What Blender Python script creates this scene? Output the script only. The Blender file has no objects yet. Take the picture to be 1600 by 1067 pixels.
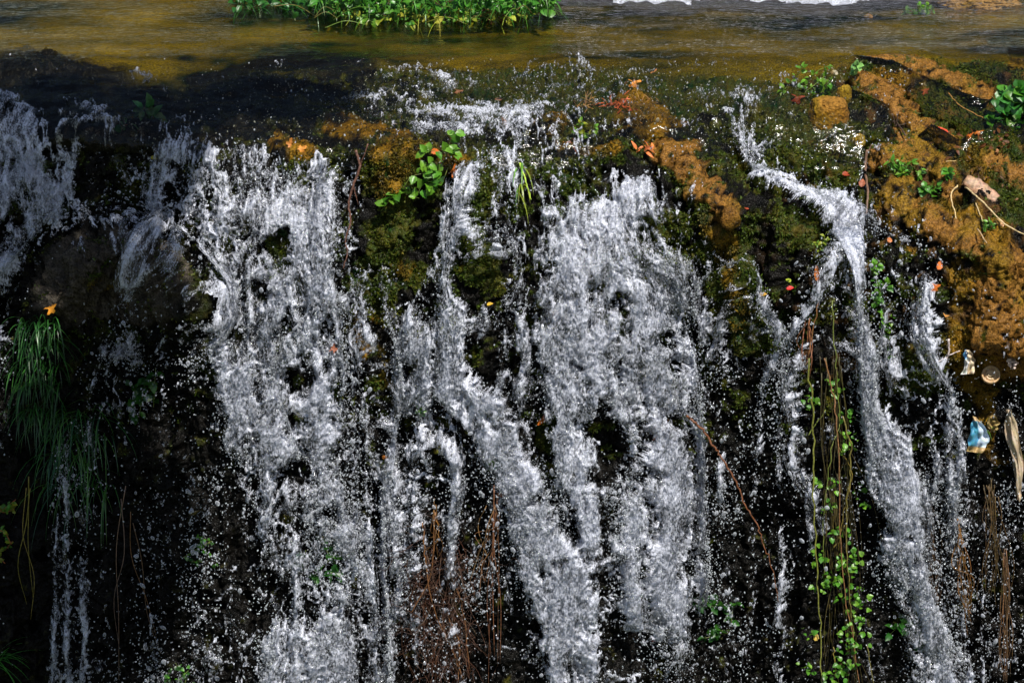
import bpy, math, random
import numpy as np
from mathutils import Vector, Matrix
random.seed(7); RNG = np.random.default_rng(7)
sc = bpy.context.scene
COL = sc.collection

# ------------------------------------------------------------------ camera, sky, sun, exposure
PITCH = math.radians(19.0); CY, CZ, F = -12.0, 3.2, 4801.0
cam = bpy.data.cameras.new('camera'); camo = bpy.data.objects.new('camera', cam); COL.objects.link(camo)
camo.location = (0, CY, CZ); camo.rotation_euler = (math.radians(90) - PITCH, 0, 0)
cam.sensor_width = 36; cam.lens = 36 * F / 1600; cam.clip_end = 1000; cam.clip_start = .1
sc.camera = camo
SUN = Vector((0.22, -0.52, 0.82)).normalized()
el = math.asin(SUN.z); az = math.atan2(SUN.x, SUN.y)
w = bpy.data.worlds.new("World"); sc.world = w; w.use_nodes = True
nt = w.node_tree; bg = nt.nodes['Background']
sky = nt.nodes.new('ShaderNodeTexSky'); sky.sky_type = 'NISHITA'; sky.sun_disc = False
sky.sun_elevation = el; sky.sun_rotation = az
nt.links.new(sky.outputs[0], bg.inputs[0]); bg.inputs[1].default_value = 0.072
sl = bpy.data.lights.new('sun', 'SUN'); sl.energy = 5.0; sl.angle = math.radians(.5); sl.color = (1, .95, .87)
so = bpy.data.objects.new('sun', sl); COL.objects.link(so)
so.rotation_euler = (-SUN).to_track_quat('-Z', 'Y').to_euler()
vs = sc.view_settings; vs.view_transform = 'Standard'; vs.look = 'None'; vs.gamma = 1; vs.use_curve_mapping = False
vs.exposure = 0.52
cy = sc.cycles; cy.max_bounces = 6; cy.diffuse_bounces = 2; cy.glossy_bounces = 2; cy.transmission_bounces = 3
cy.transparent_max_bounces = 10; cy.caustics_reflective = False; cy.caustics_refractive = False
cy.use_denoising = True

# ------------------------------------------------------------------ helpers: projection and noise
CP, SP = math.cos(PITCH), math.sin(PITCH)
def ray_y(px, row, Y):                      # point on the sight line (px,row) at depth Y
    px = np.asarray(px, float); row = np.asarray(row, float)
    a = (px - 800) / F; b = -(row - 533.5) / F
    dy = CP + b * SP; dz = -SP + b * CP
    t = (Y - CY) / dy
    return np.stack([a * t, CY + dy * t, CZ + dz * t], -1)
def y_of_plane(row, z):
    b = -(np.asarray(row, float) - 533.5) / F
    dy = CP + b * SP; dz = -SP + b * CP
    return CY + dy * (z - CZ) / dz
def project(P):
    X, Y, Z = P[..., 0], P[..., 1] - CY, P[..., 2] - CZ
    d = Y * CP - Z * SP; u = Y * SP + Z * CP
    return 800 + F * X / d, 533.5 - F * u / d, d
_lat = {}
def vn(x, y, z, seed=0):                    # value noise, -1..1
    if seed not in _lat:
        _lat[seed] = np.random.default_rng(seed + 100).uniform(-1, 1, (64, 64, 64)).astype(np.float32)
    L = _lat[seed]
    xi = np.floor(x); yi = np.floor(y); zi = np.floor(z)
    fx = (x - xi).astype(np.float32); fy = (y - yi).astype(np.float32); fz = (z - zi).astype(np.float32)
    fx = fx * fx * (3 - 2 * fx); fy = fy * fy * (3 - 2 * fy); fz = fz * fz * (3 - 2 * fz)
    xi = xi.astype(np.int32) & 63; yi = yi.astype(np.int32) & 63; zi = zi.astype(np.int32) & 63
    x1 = (xi + 1) & 63; y1 = (yi + 1) & 63; z1 = (zi + 1) & 63
    def l(a, b, t): return a + (b - a) * t
    return l(l(l(L[xi, yi, zi], L[x1, yi, zi], fx), l(L[xi, y1, zi], L[x1, y1, zi], fx), fy),
             l(l(L[xi, yi, z1], L[x1, yi, z1], fx), l(L[xi, y1, z1], L[x1, y1, z1], fx), fy), fz)
def nz(P, f, seed=0, sx=1, sy=1, sz=1):
    return vn(P[..., 0] * f * sx + 11.3, P[..., 1] * f * sy + 5.7, P[..., 2] * f * sz + 3.1, seed)
def fbm(P, f, o, seed=0, **k):
    s = 0; a = 1; t = 0
    for i in range(o):
        s = s + a * nz(P, f * 2.03 ** i, seed + i, **k); t += a; a *= .52
    return s / t
def worley(x, y, seed=0):                   # F1, F2 of a jittered grid
    rng = np.random.default_rng(seed + 50); J = rng.uniform(.05, .95, (64, 64, 2)).astype(np.float32)
    xi = np.floor(x).astype(np.int32); yi = np.floor(y).astype(np.int32)
    f1 = np.full(x.shape, 9., np.float32); f2 = f1.copy()
    for i in (-1, 0, 1):
        for j in (-1, 0, 1):
            c = J[(xi + i) & 63, (yi + j) & 63]
            d = np.hypot(xi + i + c[..., 0] - x, yi + j + c[..., 1] - y).astype(np.float32)
            f2 = np.where(d < f1, f1, np.minimum(f2, d)); f1 = np.minimum(f1, d)
    return f1, f2
def sm(a, b, x):
    t = np.clip((x - a) / (b - a), 0, 1); return t * t * (3 - 2 * t)
def seg_dist(px, row, pts):                 # distance to a polyline and position along it (0..1)
    best = np.full(np.shape(px), 1e9); along = np.zeros(np.shape(px)); n = len(pts) - 1
    for i in range(n):
        ax, ay = pts[i][:2]; bx, by = pts[i + 1][:2]; vx, vy = bx - ax, by - ay; l2 = vx * vx + vy * vy + 1e-6
        t = np.clip(((px - ax) * vx + (row - ay) * vy) / l2, 0, 1)
        d = np.hypot(px - ax - t * vx, row - ay - t * vy)
        m = d < best; best = np.where(m, d, best); along = np.where(m, (i + t) / n, along)
    return best, along
def blur(A, n):
    for ax in (0, 1):
        k = np.hanning(2 * n + 3)[1:-1]; k /= k.sum()
        pad = [(0, 0), (0, 0)]; pad[ax] = (n, n)
        B = np.pad(A, pad, mode='edge'); A = sum(k[i] * np.take(B, range(i, i + A.shape[ax]), ax) for i in range(2 * n + 1))
    return A

# ------------------------------------------------------------------ mesh helpers
def tag(o, label, cat=None, group=None, kind=None):
    o['label'] = label
    if cat: o['category'] = cat
    if group: o['group'] = group
    if kind: o['kind'] = kind
    return o
def link(name, me, mat, parent=None):
    o = bpy.data.objects.new(name, me); COL.objects.link(o)
    if mat: me.materials.append(mat)
    if parent: o.parent = parent
    return o
def npmesh(name, V, Q, mat, col=None, attrs=None, smooth=True, parent=None):
    me = bpy.data.meshes.new(name); k = Q.shape[1]
    me.vertices.add(len(V)); me.vertices.foreach_set('co', np.ascontiguousarray(V, np.float32).ravel())
    me.loops.add(Q.size); me.loops.foreach_set('vertex_index', np.ascontiguousarray(Q, np.int32).ravel())
    me.polygons.add(len(Q)); me.polygons.foreach_set('loop_start', np.arange(0, Q.size, k, dtype=np.int32))
    me.polygons.foreach_set('loop_total', np.full(len(Q), k, np.int32))
    if smooth: me.polygons.foreach_set('use_smooth', np.ones(len(Q), bool))
    me.update(calc_edges=True)
    if col is not None:
        a = me.attributes.new('Col', 'FLOAT_COLOR', 'POINT')
        c = np.ones((len(V), 4), np.float32); c[:, :3] = col; a.data.foreach_set('color', c.ravel())
    for kk, v in (attrs or {}).items():
        a = me.attributes.new(kk, 'FLOAT', 'POINT'); a.data.foreach_set('value', np.ascontiguousarray(v, np.float32).ravel())
    return link(name, me, mat, parent)
def gridfaces(nr, nc, keep=None):
    i = np.arange(nr * nc).reshape(nr, nc)
    q = np.stack([i[1:, :-1], i[1:, 1:], i[:-1, 1:], i[:-1, :-1]], -1)
    return q.reshape(-1, 4) if keep is None else q[keep]
def compact(V, Q, *arrs):
    u, inv = np.unique(Q, return_inverse=True)
    return (V[u], inv.reshape(Q.shape)) + tuple(a[u] for a in arrs)
class MB:
    def __init__(s): s.v = []; s.f = []; s.c = []
    def add(s, vs, fs, col):
        b = len(s.v); s.v += [tuple(x) for x in vs]; s.f += [tuple(b + i for i in f) for f in fs]
        s.c += ([tuple(col)] * len(vs) if not isinstance(col, list) else [tuple(x) for x in col])
    def build(s, name, mat, parent=None, org=None, smooth=True):
        org = org or Vector((0, 0, 0))
        me = bpy.data.meshes.new(name); me.from_pydata([(x[0] - org[0], x[1] - org[1], x[2] - org[2]) for x in s.v], [], s.f)
        a = me.attributes.new('Col', 'FLOAT_COLOR', 'POINT')
        a.data.foreach_set('color', [q for c in s.c for q in (c[0], c[1], c[2], 1.0)])
        if smooth:
            for p in me.polygons: p.use_smooth = True
        return link(name, me, mat, parent)
def tube(mb, pts, r, col, n=6, r2=None):
    pts = [Vector(p) for p in pts]; N = len(pts); V = []; Fc = []
    r2 = r if r2 is None else r2
    for i, p in enumerate(pts):
        t = (pts[min(i + 1, N - 1)] - pts[max(i - 1, 0)]).normalized()
        a = t.cross(Vector((.3, 1, .2))).normalized(); b = t.cross(a)
        rr = r + (r2 - r) * i / (N - 1)
        for k in range(n):
            an = 2 * math.pi * k / n; V.append(p + (a * math.cos(an) + b * math.sin(an)) * rr)
    for i in range(N - 1):
        for k in range(n): Fc.append((i * n + k, i * n + (k + 1) % n, (i + 1) * n + (k + 1) % n, (i + 1) * n + k))
    Fc.append(tuple(range(n))[::-1]); Fc.append(tuple((N - 1) * n + k for k in range(n)))
    mb.add(V, Fc, col)
def curve_pts(ctrl, n=8, jit=0):
    P = [Vector(c) for c in ctrl]; P = [P[0] * 2 - P[1]] + P + [P[-1] * 2 - P[-2]]; out = []
    for i in range(1, len(P) - 2):
        for k in range(n):
            t = k / n
            q = .5 * ((2 * P[i]) + (P[i + 1] - P[i - 1]) * t + (2 * P[i - 1] - 5 * P[i] + 4 * P[i + 1] - P[i + 2]) * t * t + (-P[i - 1] + 3 * P[i] - 3 * P[i + 1] + P[i + 2]) * t ** 3)
            if jit: q += Vector((random.gauss(0, jit), random.gauss(0, jit), random.gauss(0, jit)))
            out.append(q)
    out.append(P[-2]); return out
def rv(s=1): return Vector((random.gauss(0, s), random.gauss(0, s), random.gauss(0, s)))
def vary(c, a=.25):
    k = 1 + random.uniform(-a, a); return (c[0] * k * (1 + random.uniform(-.12, .12)), c[1] * k, c[2] * k * (1 + random.uniform(-.2, .2)))
def oval_leaf(mb, p, d, up, L, W, col, curl=.25, tooth=0):
    d = d.normalized(); s = d.cross(up).normalized(); u = s.cross(d).normalized(); n = 7; V = []; Fc = []
    for i in range(n + 1):
        t = i / n; wd = W * .5 * (math.sin(math.pi * min(1, t ** .75)) ** .8 if 0 < t < 1 else .02)
        if tooth and i % 2: wd *= 1 + tooth
        c = p + d * (L * t) - u * (curl * L * t * t)
        V += [c - s * wd + u * wd * .35, c - s * wd * .5 + u * wd * .22, c, c + s * wd * .5 + u * wd * .22, c + s * wd + u * wd * .35]
    for i in range(n):
        for k in range(4): a = i * 5 + k; Fc.append((a, a + 1, a + 6, a + 5))
    mb.add(V, Fc, col)
def maple_leaf(mb, p, d, up, R, col, curl=.2):
    d = d.normalized(); s = d.cross(up).normalized(); u = s.cross(d).normalized(); V = [p]; N = 40; ph = random.uniform(-.3, .3); sqz = random.uniform(.55, 1)
    for i in range(N):
        an = -math.pi + 2 * math.pi * (i + .5) / N
        r = .58 + .42 * abs(math.cos(an * 2.5 + ph)) ** 1.2
        if abs(an) > 2.6: r = .3
        r *= 1 + random.uniform(-.16, .16)
        q = R * r * (1.1 if abs(an) < .4 else .95)
        V.append(p + d * math.cos(an) * q + s * math.sin(an) * q * sqz + u * (curl * q * (.5 * math.sin(an * 2 + 1) - abs(math.sin(an)) * .6)))
    mb.add(V, [(0, 1 + i, 1 + (i + 1) % N) for i in range(N)], col)
def blade(mb, p, d, L, W, col, droop=1.0, n=6):
    d = d.normalized(); s = d.cross(Vector((0, 0, 1)));
    if s.length < .1: s = Vector((1, 0, 0))
    s.normalize(); V = []; q = Vector(p); dd = d.copy()
    for i in range(n + 1):
        wd = W * .5 * (1 - (i / n) ** 2 * .95)
        V += [q - s * wd, q + s * wd]; q = q + dd * (L / n); dd = (dd + Vector((0, 0, -droop / n))).normalized()
    mb.add(V, [(2 * i, 2 * i + 1, 2 * i + 3, 2 * i + 2) for i in range(n)], col)

# ------------------------------------------------------------------ materials
def new_mat(name):
    m = bpy.data.materials.new(name); m.use_nodes = True; t = m.node_tree; t.nodes.clear()
    return m, t, t.nodes.new('ShaderNodeOutputMaterial')
def nd(t, ty, **k):
    n = t.nodes.new(ty)
    for a, b in k.items():
        if a in n.inputs: n.inputs[a].default_value = b
        else: setattr(n, a, b)
    return n
def noise_node(t, scale, detail=4, stretch=None):
    tc = nd(t, 'ShaderNodeTexCoord'); n = nd(t, 'ShaderNodeTexNoise'); n.inputs['Scale'].default_value = scale; n.inputs['Detail'].default_value = detail
    if stretch:
        mp = nd(t, 'ShaderNodeMapping'); mp.inputs['Scale'].default_value = stretch
        t.links.new(tc.outputs['Object'], mp.inputs['Vector']); t.links.new(mp.outputs[0], n.inputs['Vector'])
    else: t.links.new(tc.outputs['Object'], n.inputs['Vector'])
    return n
def mat_vcol(name, rough=.5, spec=.5, nscale=120, amt=.6, bump=.003, transl=0, coat=0):
    m, t, out = new_mat(name); L = t.links
    a = nd(t, 'ShaderNodeAttribute', attribute_name='Col'); n = noise_node(t, nscale, 5)
    mr = nd(t, 'ShaderNodeMapRange'); mr.inputs['From Min'].default_value = .3; mr.inputs['From Max'].default_value = .7
    mr.inputs['To Min'].default_value = 1 - amt; mr.inputs['To Max'].default_value = 1 + amt * .8; L.new(n.outputs[0], mr.inputs[0])
    mx = nd(t, 'ShaderNodeVectorMath', operation='SCALE'); L.new(a.outputs['Color'], mx.inputs[0]); L.new(mr.outputs[0], mx.inputs['Scale'])
    p = nd(t, 'ShaderNodeBsdfPrincipled'); p.inputs['Roughness'].default_value = rough; p.inputs['Specular IOR Level'].default_value = spec
    p.inputs['Coat Weight'].default_value = coat; p.inputs['Coat Roughness'].default_value = .12
    L.new(mx.outputs[0], p.inputs['Base Color'])
    if bump:
        b = nd(t, 'ShaderNodeBump'); b.inputs['Distance'].default_value = bump; b.inputs['Strength'].default_value = 1
        L.new(n.outputs[0], b.inputs['Height']); L.new(b.outputs[0], p.inputs['Normal'])
        if coat: L.new(b.outputs[0], p.inputs['Coat Normal'])
    if transl:
        tr = nd(t, 'ShaderNodeBsdfTranslucent'); L.new(mx.outputs[0], tr.inputs[0]); ms = nd(t, 'ShaderNodeMixShader'); ms.inputs[0].default_value = transl
        L.new(p.outputs[0], ms.inputs[1]); L.new(tr.outputs[0], ms.inputs[2]); L.new(ms.outputs[0], out.inputs[0])
    else: L.new(p.outputs[0], out.inputs[0])
    return m
M_rock = mat_vcol('wet_rock', rough=.18, spec=.08, nscale=130, amt=.7, bump=.008)
M_bed = M_rock
M_moss = mat_vcol('moss', rough=.6, spec=.3, nscale=60, amt=.3, bump=0, transl=.25)
M_leaf = mat_vcol('leaf', rough=.38, spec=.5, nscale=70, amt=.35, bump=.001, transl=.3)
M_dead = mat_vcol('dead_leaf', rough=.5, spec=.25, nscale=90, amt=.4, bump=.002, transl=.2)
M_wood = mat_vcol('wood', rough=.5, spec=.4, nscale=90, amt=.5, bump=.003)
M_tan = mat_vcol('travertine', rough=.85, spec=.15, nscale=85, amt=.5, bump=.008)
M_cloth = mat_vcol('plastic_cloth', rough=.35, spec=.5, nscale=60, amt=.2, bump=.002, transl=.15)

def mat_foam():
    m, t, out = new_mat('foaming_water'); L = t.links
    p = nd(t, 'ShaderNodeBsdfPrincipled'); p.inputs['Base Color'].default_value = (.84, .875, 1.0, 1)
    p.inputs['Roughness'].default_value = .15; p.inputs['Specular IOR Level'].default_value = .6; p.inputs['IOR'].default_value = 1.33
    n = noise_node(t, 190, 5, (1, 1, .7)); n2 = noise_node(t, 520, 2)
    ad = nd(t, 'ShaderNodeMath', operation='MULTIPLY_ADD'); L.new(n2.outputs[0], ad.inputs[0]); ad.inputs[1].default_value = .35; L.new(n.outputs[0], ad.inputs[2])
    b = nd(t, 'ShaderNodeBump'); b.inputs['Distance'].default_value = .0035; b.inputs['Strength'].default_value = 1; L.new(ad.outputs[0], b.inputs['Height']); L.new(b.outputs[0], p.inputs['Normal'])
    a = nd(t, 'ShaderNodeAttribute', attribute_name='thick')
    ns = noise_node(t, 150, 5, (1, 1, .5))
    mr = nd(t, 'ShaderNodeMapRange'); mr.inputs['From Min'].default_value = .35; mr.inputs['From Max'].default_value = .65; mr.inputs['To Min'].default_value = -.45; mr.inputs['To Max'].default_value = .35
    L.new(ns.outputs[0], mr.inputs[0]); s = nd(t, 'ShaderNodeMath', operation='ADD'); s.use_clamp = True
    L.new(a.outputs['Fac'], s.inputs[0]); L.new(mr.outputs[0], s.inputs[1])
    tr = nd(t, 'ShaderNodeBsdfTransparent'); g = nd(t, 'ShaderNodeBsdfGlossy'); g.inputs['Roughness'].default_value = .07; L.new(b.outputs[0], g.inputs['Normal'])
    fr = nd(t, 'ShaderNodeFresnel'); fr.inputs['IOR'].default_value = 1.5; L.new(b.outputs[0], fr.inputs['Normal'])
    m1 = nd(t, 'ShaderNodeMixShader'); L.new(fr.outputs[0], m1.inputs[0]); L.new(tr.outputs[0], m1.inputs[1]); L.new(g.outputs[0], m1.inputs[2])
    m2 = nd(t, 'ShaderNodeMixShader'); L.new(s.outputs[0], m2.inputs[0]); L.new(m1.outputs[0], m2.inputs[1])
    tl = nd(t, 'ShaderNodeBsdfTranslucent'); tl.inputs[0].default_value = (.72, .76, .92, 1); m3 = nd(t, 'ShaderNodeMixShader'); m3.inputs[0].default_value = .38
    L.new(p.outputs[0], m3.inputs[1]); L.new(tl.outputs[0], m3.inputs[2]); L.new(m3.outputs[0], m2.inputs[2])
    L.new(m2.outputs[0], out.inputs[0]); return m
M_foam = mat_foam()
def mat_clear(name, rough=.06, bumpd=.004, scale=55, stretch=(1, 1, 1), tint=(.9, .93, .88, 1), white=0.0, ior=1.29):
    m, t, out = new_mat(name); L = t.links
    n = noise_node(t, scale, 6, stretch); b = nd(t, 'ShaderNodeBump'); b.inputs['Distance'].default_value = bumpd; b.inputs['Strength'].default_value = 1; L.new(n.outputs[0], b.inputs['Height'])
    tr = nd(t, 'ShaderNodeBsdfTransparent'); tr.inputs[0].default_value = tint
    g = nd(t, 'ShaderNodeBsdfGlossy'); g.inputs['Roughness'].default_value = rough; L.new(b.outputs[0], g.inputs['Normal'])
    fr = nd(t, 'ShaderNodeFresnel'); fr.inputs['IOR'].default_value = ior; L.new(b.outputs[0], fr.inputs['Normal'])
    m1 = nd(t, 'ShaderNodeMixShader'); L.new(fr.outputs[0], m1.inputs[0]); L.new(tr.outputs[0], m1.inputs[1]); L.new(g.outputs[0], m1.inputs[2])
    last = m1
    if white:
        p = nd(t, 'ShaderNodeBsdfPrincipled'); p.inputs['Base Color'].default_value = (.72, .76, .85, 1); p.inputs['Roughness'].default_value = .12
        L.new(b.outputs[0], p.inputs['Normal'])
        last = nd(t, 'ShaderNodeMixShader'); last.inputs[0].default_value = white; L.new(m1.outputs[0], last.inputs[1]); L.new(p.outputs[0], last.inputs[2])
    L.new(last.outputs[0], out.inputs[0]); return m
M_water = mat_clear('clear_stream_water', .07, .008, 30, (.55, 1.2, 1), (.86, .84, .7, 1))
M_drop = mat_clear('water_drop', .05, .001, 200, white=.3, ior=1.5)
def mat_bead():
    m, t, out = new_mat('water_bead'); g = nd(t, 'ShaderNodeBsdfGlass'); g.inputs['IOR'].default_value = 1.33; g.inputs['Roughness'].default_value = .0
    p = nd(t, 'ShaderNodeBsdfPrincipled'); p.inputs['Base Color'].default_value = (.7, .74, .84, 1); p.inputs['Roughness'].default_value = .1
    lw = nd(t, 'ShaderNodeLayerWeight'); lw.inputs[0].default_value = .45; mr = nd(t, 'ShaderNodeMapRange'); mr.inputs['To Min'].default_value = .14; mr.inputs['To Max'].default_value = .75
    t.links.new(lw.outputs['Facing'], mr.inputs[0]); ms = nd(t, 'ShaderNodeMixShader'); t.links.new(mr.outputs[0], ms.inputs[0])
    t.links.new(g.outputs[0], ms.inputs[1]); t.links.new(p.outputs[0], ms.inputs[2]); t.links.new(ms.outputs[0], out.inputs[0]); return m
M_bead = mat_bead()

# ------------------------------------------------------------------ base relief
cols = {
 -700: [(80,1.23),(150,.8),(200,.5),(500,.3),(1067,0),(1700,-.3)],
 0:    [(80,1.23),(150,.85),(172,.62),(300,.42),(600,.28),(1067,.05),(1700,-.2)],
 110:  [(80,1.23),(195,.5),(215,.42),(380,.42),(600,.3),(1067,.1),(1700,-.2)],
 250:  [(80,1.23),(200,.48),(225,.38),(380,.40),(600,.3),(1067,.1),(1700,-.2)],
 330:  [(80,1.23),(205,.48),(240,.28),(420,.2),(600,.12),(1067,-.08),(1700,-.3)],
 500:  [(80,1.23),(205,.48),(240,.26),(420,.18),(600,.1),(1067,-.1),(1700,-.3)],
 600:  [(80,1.23),(190,.52),(225,.2),(300,.12),(430,.14),(650,.16),(1067,.08),(1700,-.1)],
 700:  [(80,1.23),(190,.55),(225,.3),(300,.14),(430,.1),(650,.08),(1067,.02),(1700,-.1)],
 800:  [(80,1.23),(190,.55),(238,.3),(300,.2),(450,.1),(650,-.02),(1067,-.2),(1700,-.4)],
 960:  [(80,1.23),(190,.55),(245,.3),(300,.2),(450,.08),(650,-.03),(1067,-.2),(1700,-.4)],
 1080: [(80,1.23),(160,.72),(225,.34),(290,.15),(350,.1),(460,.22),(700,.2),(1067,.08),(1700,-.1)],
 1170: [(80,1.23),(160,.78),(230,.58),(292,.42),(310,.24),(400,.12),(560,.14),(1067,.1),(1700,-.1)],
 1300: [(80,1.23),(200,.62),(290,.42),(365,.2),(500,.1),(800,0),(1067,-.1),(1700,-.3)],
 1400: [(80,1.23),(200,.65),(300,.34),(400,.1),(550,.05),(1067,0),(1700,-.1)],
 1500: [(80,1.23),(200,.65),(330,.12),(450,-.1),(545,-.14),(600,.02),(1067,.12),(1700,0)],
 1620: [(80,1.23),(200,.65),(300,.22),(400,-.1),(555,-.2),(610,.06),(1067,.15),(1700,0)],
 2400: [(80,1.23),(200,.65),(300,.2),(400,-.2),(555,-.3),(610,-.2),(1067,-.1),(1700,-.1)]}
keys = sorted(cols)
rr_ = np.arange(-60, 1710, 6.0); cc_ = np.arange(-700, 2401, 20.0)
tabY = np.stack([np.interp(rr_, [k[0] for k in cols[c]], [k[1] for k in cols[c]]) for c in keys], 1)
tabY = np.stack([np.interp(cc_, keys, tabY[i]) for i in range(len(rr_))])
pl = y_of_plane(rr_, 0.0)
tabY = np.where(rr_[:, None] < 82, pl[:, None], tabY)
tabY = blur(tabY, 2)
RIDGES = [  # relief: polyline in the picture, half width, how far it stands out, metres
 ([(85,470),(130,410),(200,385),(260,420),(285,470)], 45, .22), ([(150,450),(230,450)], 60, .10), ([(75,500),(60,620)], 34, .08),
 ([(1030,205),(1070,245),(1100,300),(1140,345)], 34, .09), ([(1150,330),(1200,320),(1245,370),(1240,440)], 42, .12),
 ([(1350,82),(1400,85),(1460,112),(1530,142)], 20, .06), ([(1345,128),(1400,155),(1425,185)], 24, .07),
 ([(1390,235),(1440,245),(1485,285)], 26, .06), ([(1400,300),(1440,340),(1520,380),(1590,410)], 30, .07), ([(1570,420),(1560,520)], 55, .06),
 ([(590,240),(640,228),(700,235)], 34, .07), ([(640,250),(600,340)], 30, .05), ([(745,290),(755,420)], 30, .06), ([(755,470),(760,560)], 20, .015),
 ([(430,560),(470,700)], 22, -.02), ([(585,520),(600,580),(590,700)], 24, .03), ([(1150,440),(1180,520)], 30, .07),
 ([(820,205),(900,190),(1000,190)], 26, .05), ([(870,225),(960,232)], 14, .03), ([(420,225),(500,235)], 22, .03),
 ([(860,200),(820,185)], 20, .03), ([(1130,170),(1120,190)], 14, .05), ([(1200,205),(1240,230)], 30, .05), ([(1210,260),(1300,270)], 35, .05),
 ([(1150,230),(1170,280),(1250,325),(1310,380)], 26, -.06), ([(480,195),(620,205)], 20, .04), ([(1440,560),(1420,600)], 30, .04),
 ([(1500,560),(1560,600),(1620,560)], 30, -.04), ([(1280,420),(1290,700)], 30, .06), ([(690,700),(700,1000)], 50, .07)]
def base_y(px, row):
    px = np.asarray(px, float); row = np.asarray(row, float)
    u = np.clip((px - cc_[0]) / 20, 0, len(cc_) - 1.001); v = np.clip((row - rr_[0]) / 6, 0, len(rr_) - 1.001)
    i = u.astype(int); j = v.astype(int); a = u - i; b = v - j
    Y = (tabY[j, i] * (1 - a) + tabY[j, i + 1] * a) * (1 - b) + (tabY[j + 1, i] * (1 - a) + tabY[j + 1, i + 1] * a) * b
    Y = np.where(row < -40, y_of_plane(np.minimum(row, 70), 0), Y)
    for pts, wd, h in RIDGES:
        d, _ = seg_dist(px, row, pts); Y = Y - h * np.exp(-(d / wd) ** 2 * 1.2)
    return Y
def axis(fine0, fine1, step, lo, hi, grow=1.25):
    a = list(np.arange(fine0, fine1, step)); s = step
    b = []; x = fine0
    while x > lo: s = min(s * grow, 40); x -= s; b.append(x)
    c = []; x = a[-1]; s = step
    while x < hi: s = min(s * grow, 40); x += s; c.append(x)
    return np.array(b[::-1] + a + c)
def normals(P):
    du = np.gradient(P, axis=1); dv = np.gradient(P, axis=0); n = np.cross(dv, du)
    n /= np.linalg.norm(n, axis=-1, keepdims=True) + 1e-12
    return n
def region(px, row, items):                 # soft union of strokes: (polyline, half width)
    m = np.zeros(np.shape(px))
    for pts, wd in items:
        d, _ = seg_dist(px, row, pts); m = np.maximum(m, 1 - sm(wd * .75, wd * 1.2, d))
    return m
TAN = [([(1350,80),(1400,82),(1460,110),(1535,145)], 17), ([(1345,128),(1400,150),(1432,190)], 20), ([(1380,240),(1440,235),(1480,290)], 26),
 ([(1400,290),(1430,335),(1500,370),(1600,400)], 24), ([(1560,420),(1560,545)], 46), ([(1590,420),(1590,545)], 40), ([(1035,240),(1075,245),(1100,300),(1130,335)], 26),
 ([(1480,5),(1600,0)], 10), ([(1585,85),(1620,90)], 12), ([(1450,190),(1500,215)], 12), ([(1530,250),(1600,290)], 14),([(1400,200),(1440,220)],10)]
GOLD = [([(990,170),(1040,200),(1030,225)], 26), ([(1120,340),(1140,400)], 20), ([(1375,120),(1440,125)], 14), ([(590,235),(660,235),(720,250)], 16), ([(620,255),(600,290)], 20),
 ([(440,225),(480,232)], 16), ([(520,185),(640,210)], 12), ([(590,510),(610,590)], 9), ([(560,480),(570,560)], 7), ([(1510,430),(1500,560),(1540,620)], 26), ([(1540,650),(1560,700)], 18),
 ([(1380,300),(1420,380)], 18), ([(1450,230),(1520,260)], 26), ([(880,235),(960,240)], 12), ([(840,200),(880,190)], 14), ([(150,445),(175,455)],16),([(200,465),(190,450)],14), ([(640,390),(630,430)], 12), ([(1480,330),(1560,370)],22),([(1140,415),(1170,500)],10)]
GREEN = [([(1170,200),(1230,200),(1200,250)], 34), ([(1120,380),(1160,440),(1180,520)], 34), ([(600,250),(620,330),(590,420),(600,480)], 30), ([(1000,370),(1040,400)], 28),
 ([(1280,300),(1300,330)], 20), ([(1250,225),(1300,265)], 30), ([(880,270),(920,320)], 22), ([(760,260),(750,420)], 24), ([(1410,600),(1450,590)], 20), ([(1260,370),(1230,340)], 20),
 ([(640,430),(560,430)], 16), ([(700,130),(1250,120)], 44), ([(1260,190),(1420,215)], 16), ([(1440,150),(1540,190)], 22), ([(1440,560),(1500,530)], 22), ([(1540,230),(1600,330)], 30), ([(260,405),(290,430)], 14), ([(430,370),(440,420)],16), ([(820,290),(810,330)],12),([(600,90),(1560,95)],18),([(850,700),(860,660)],14),([(980,690),(975,670)],8),([(660,560),(655,620)],7), ([(1060,400),(1050,350)],20), ([(690,490),(700,520)],14)]

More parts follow.
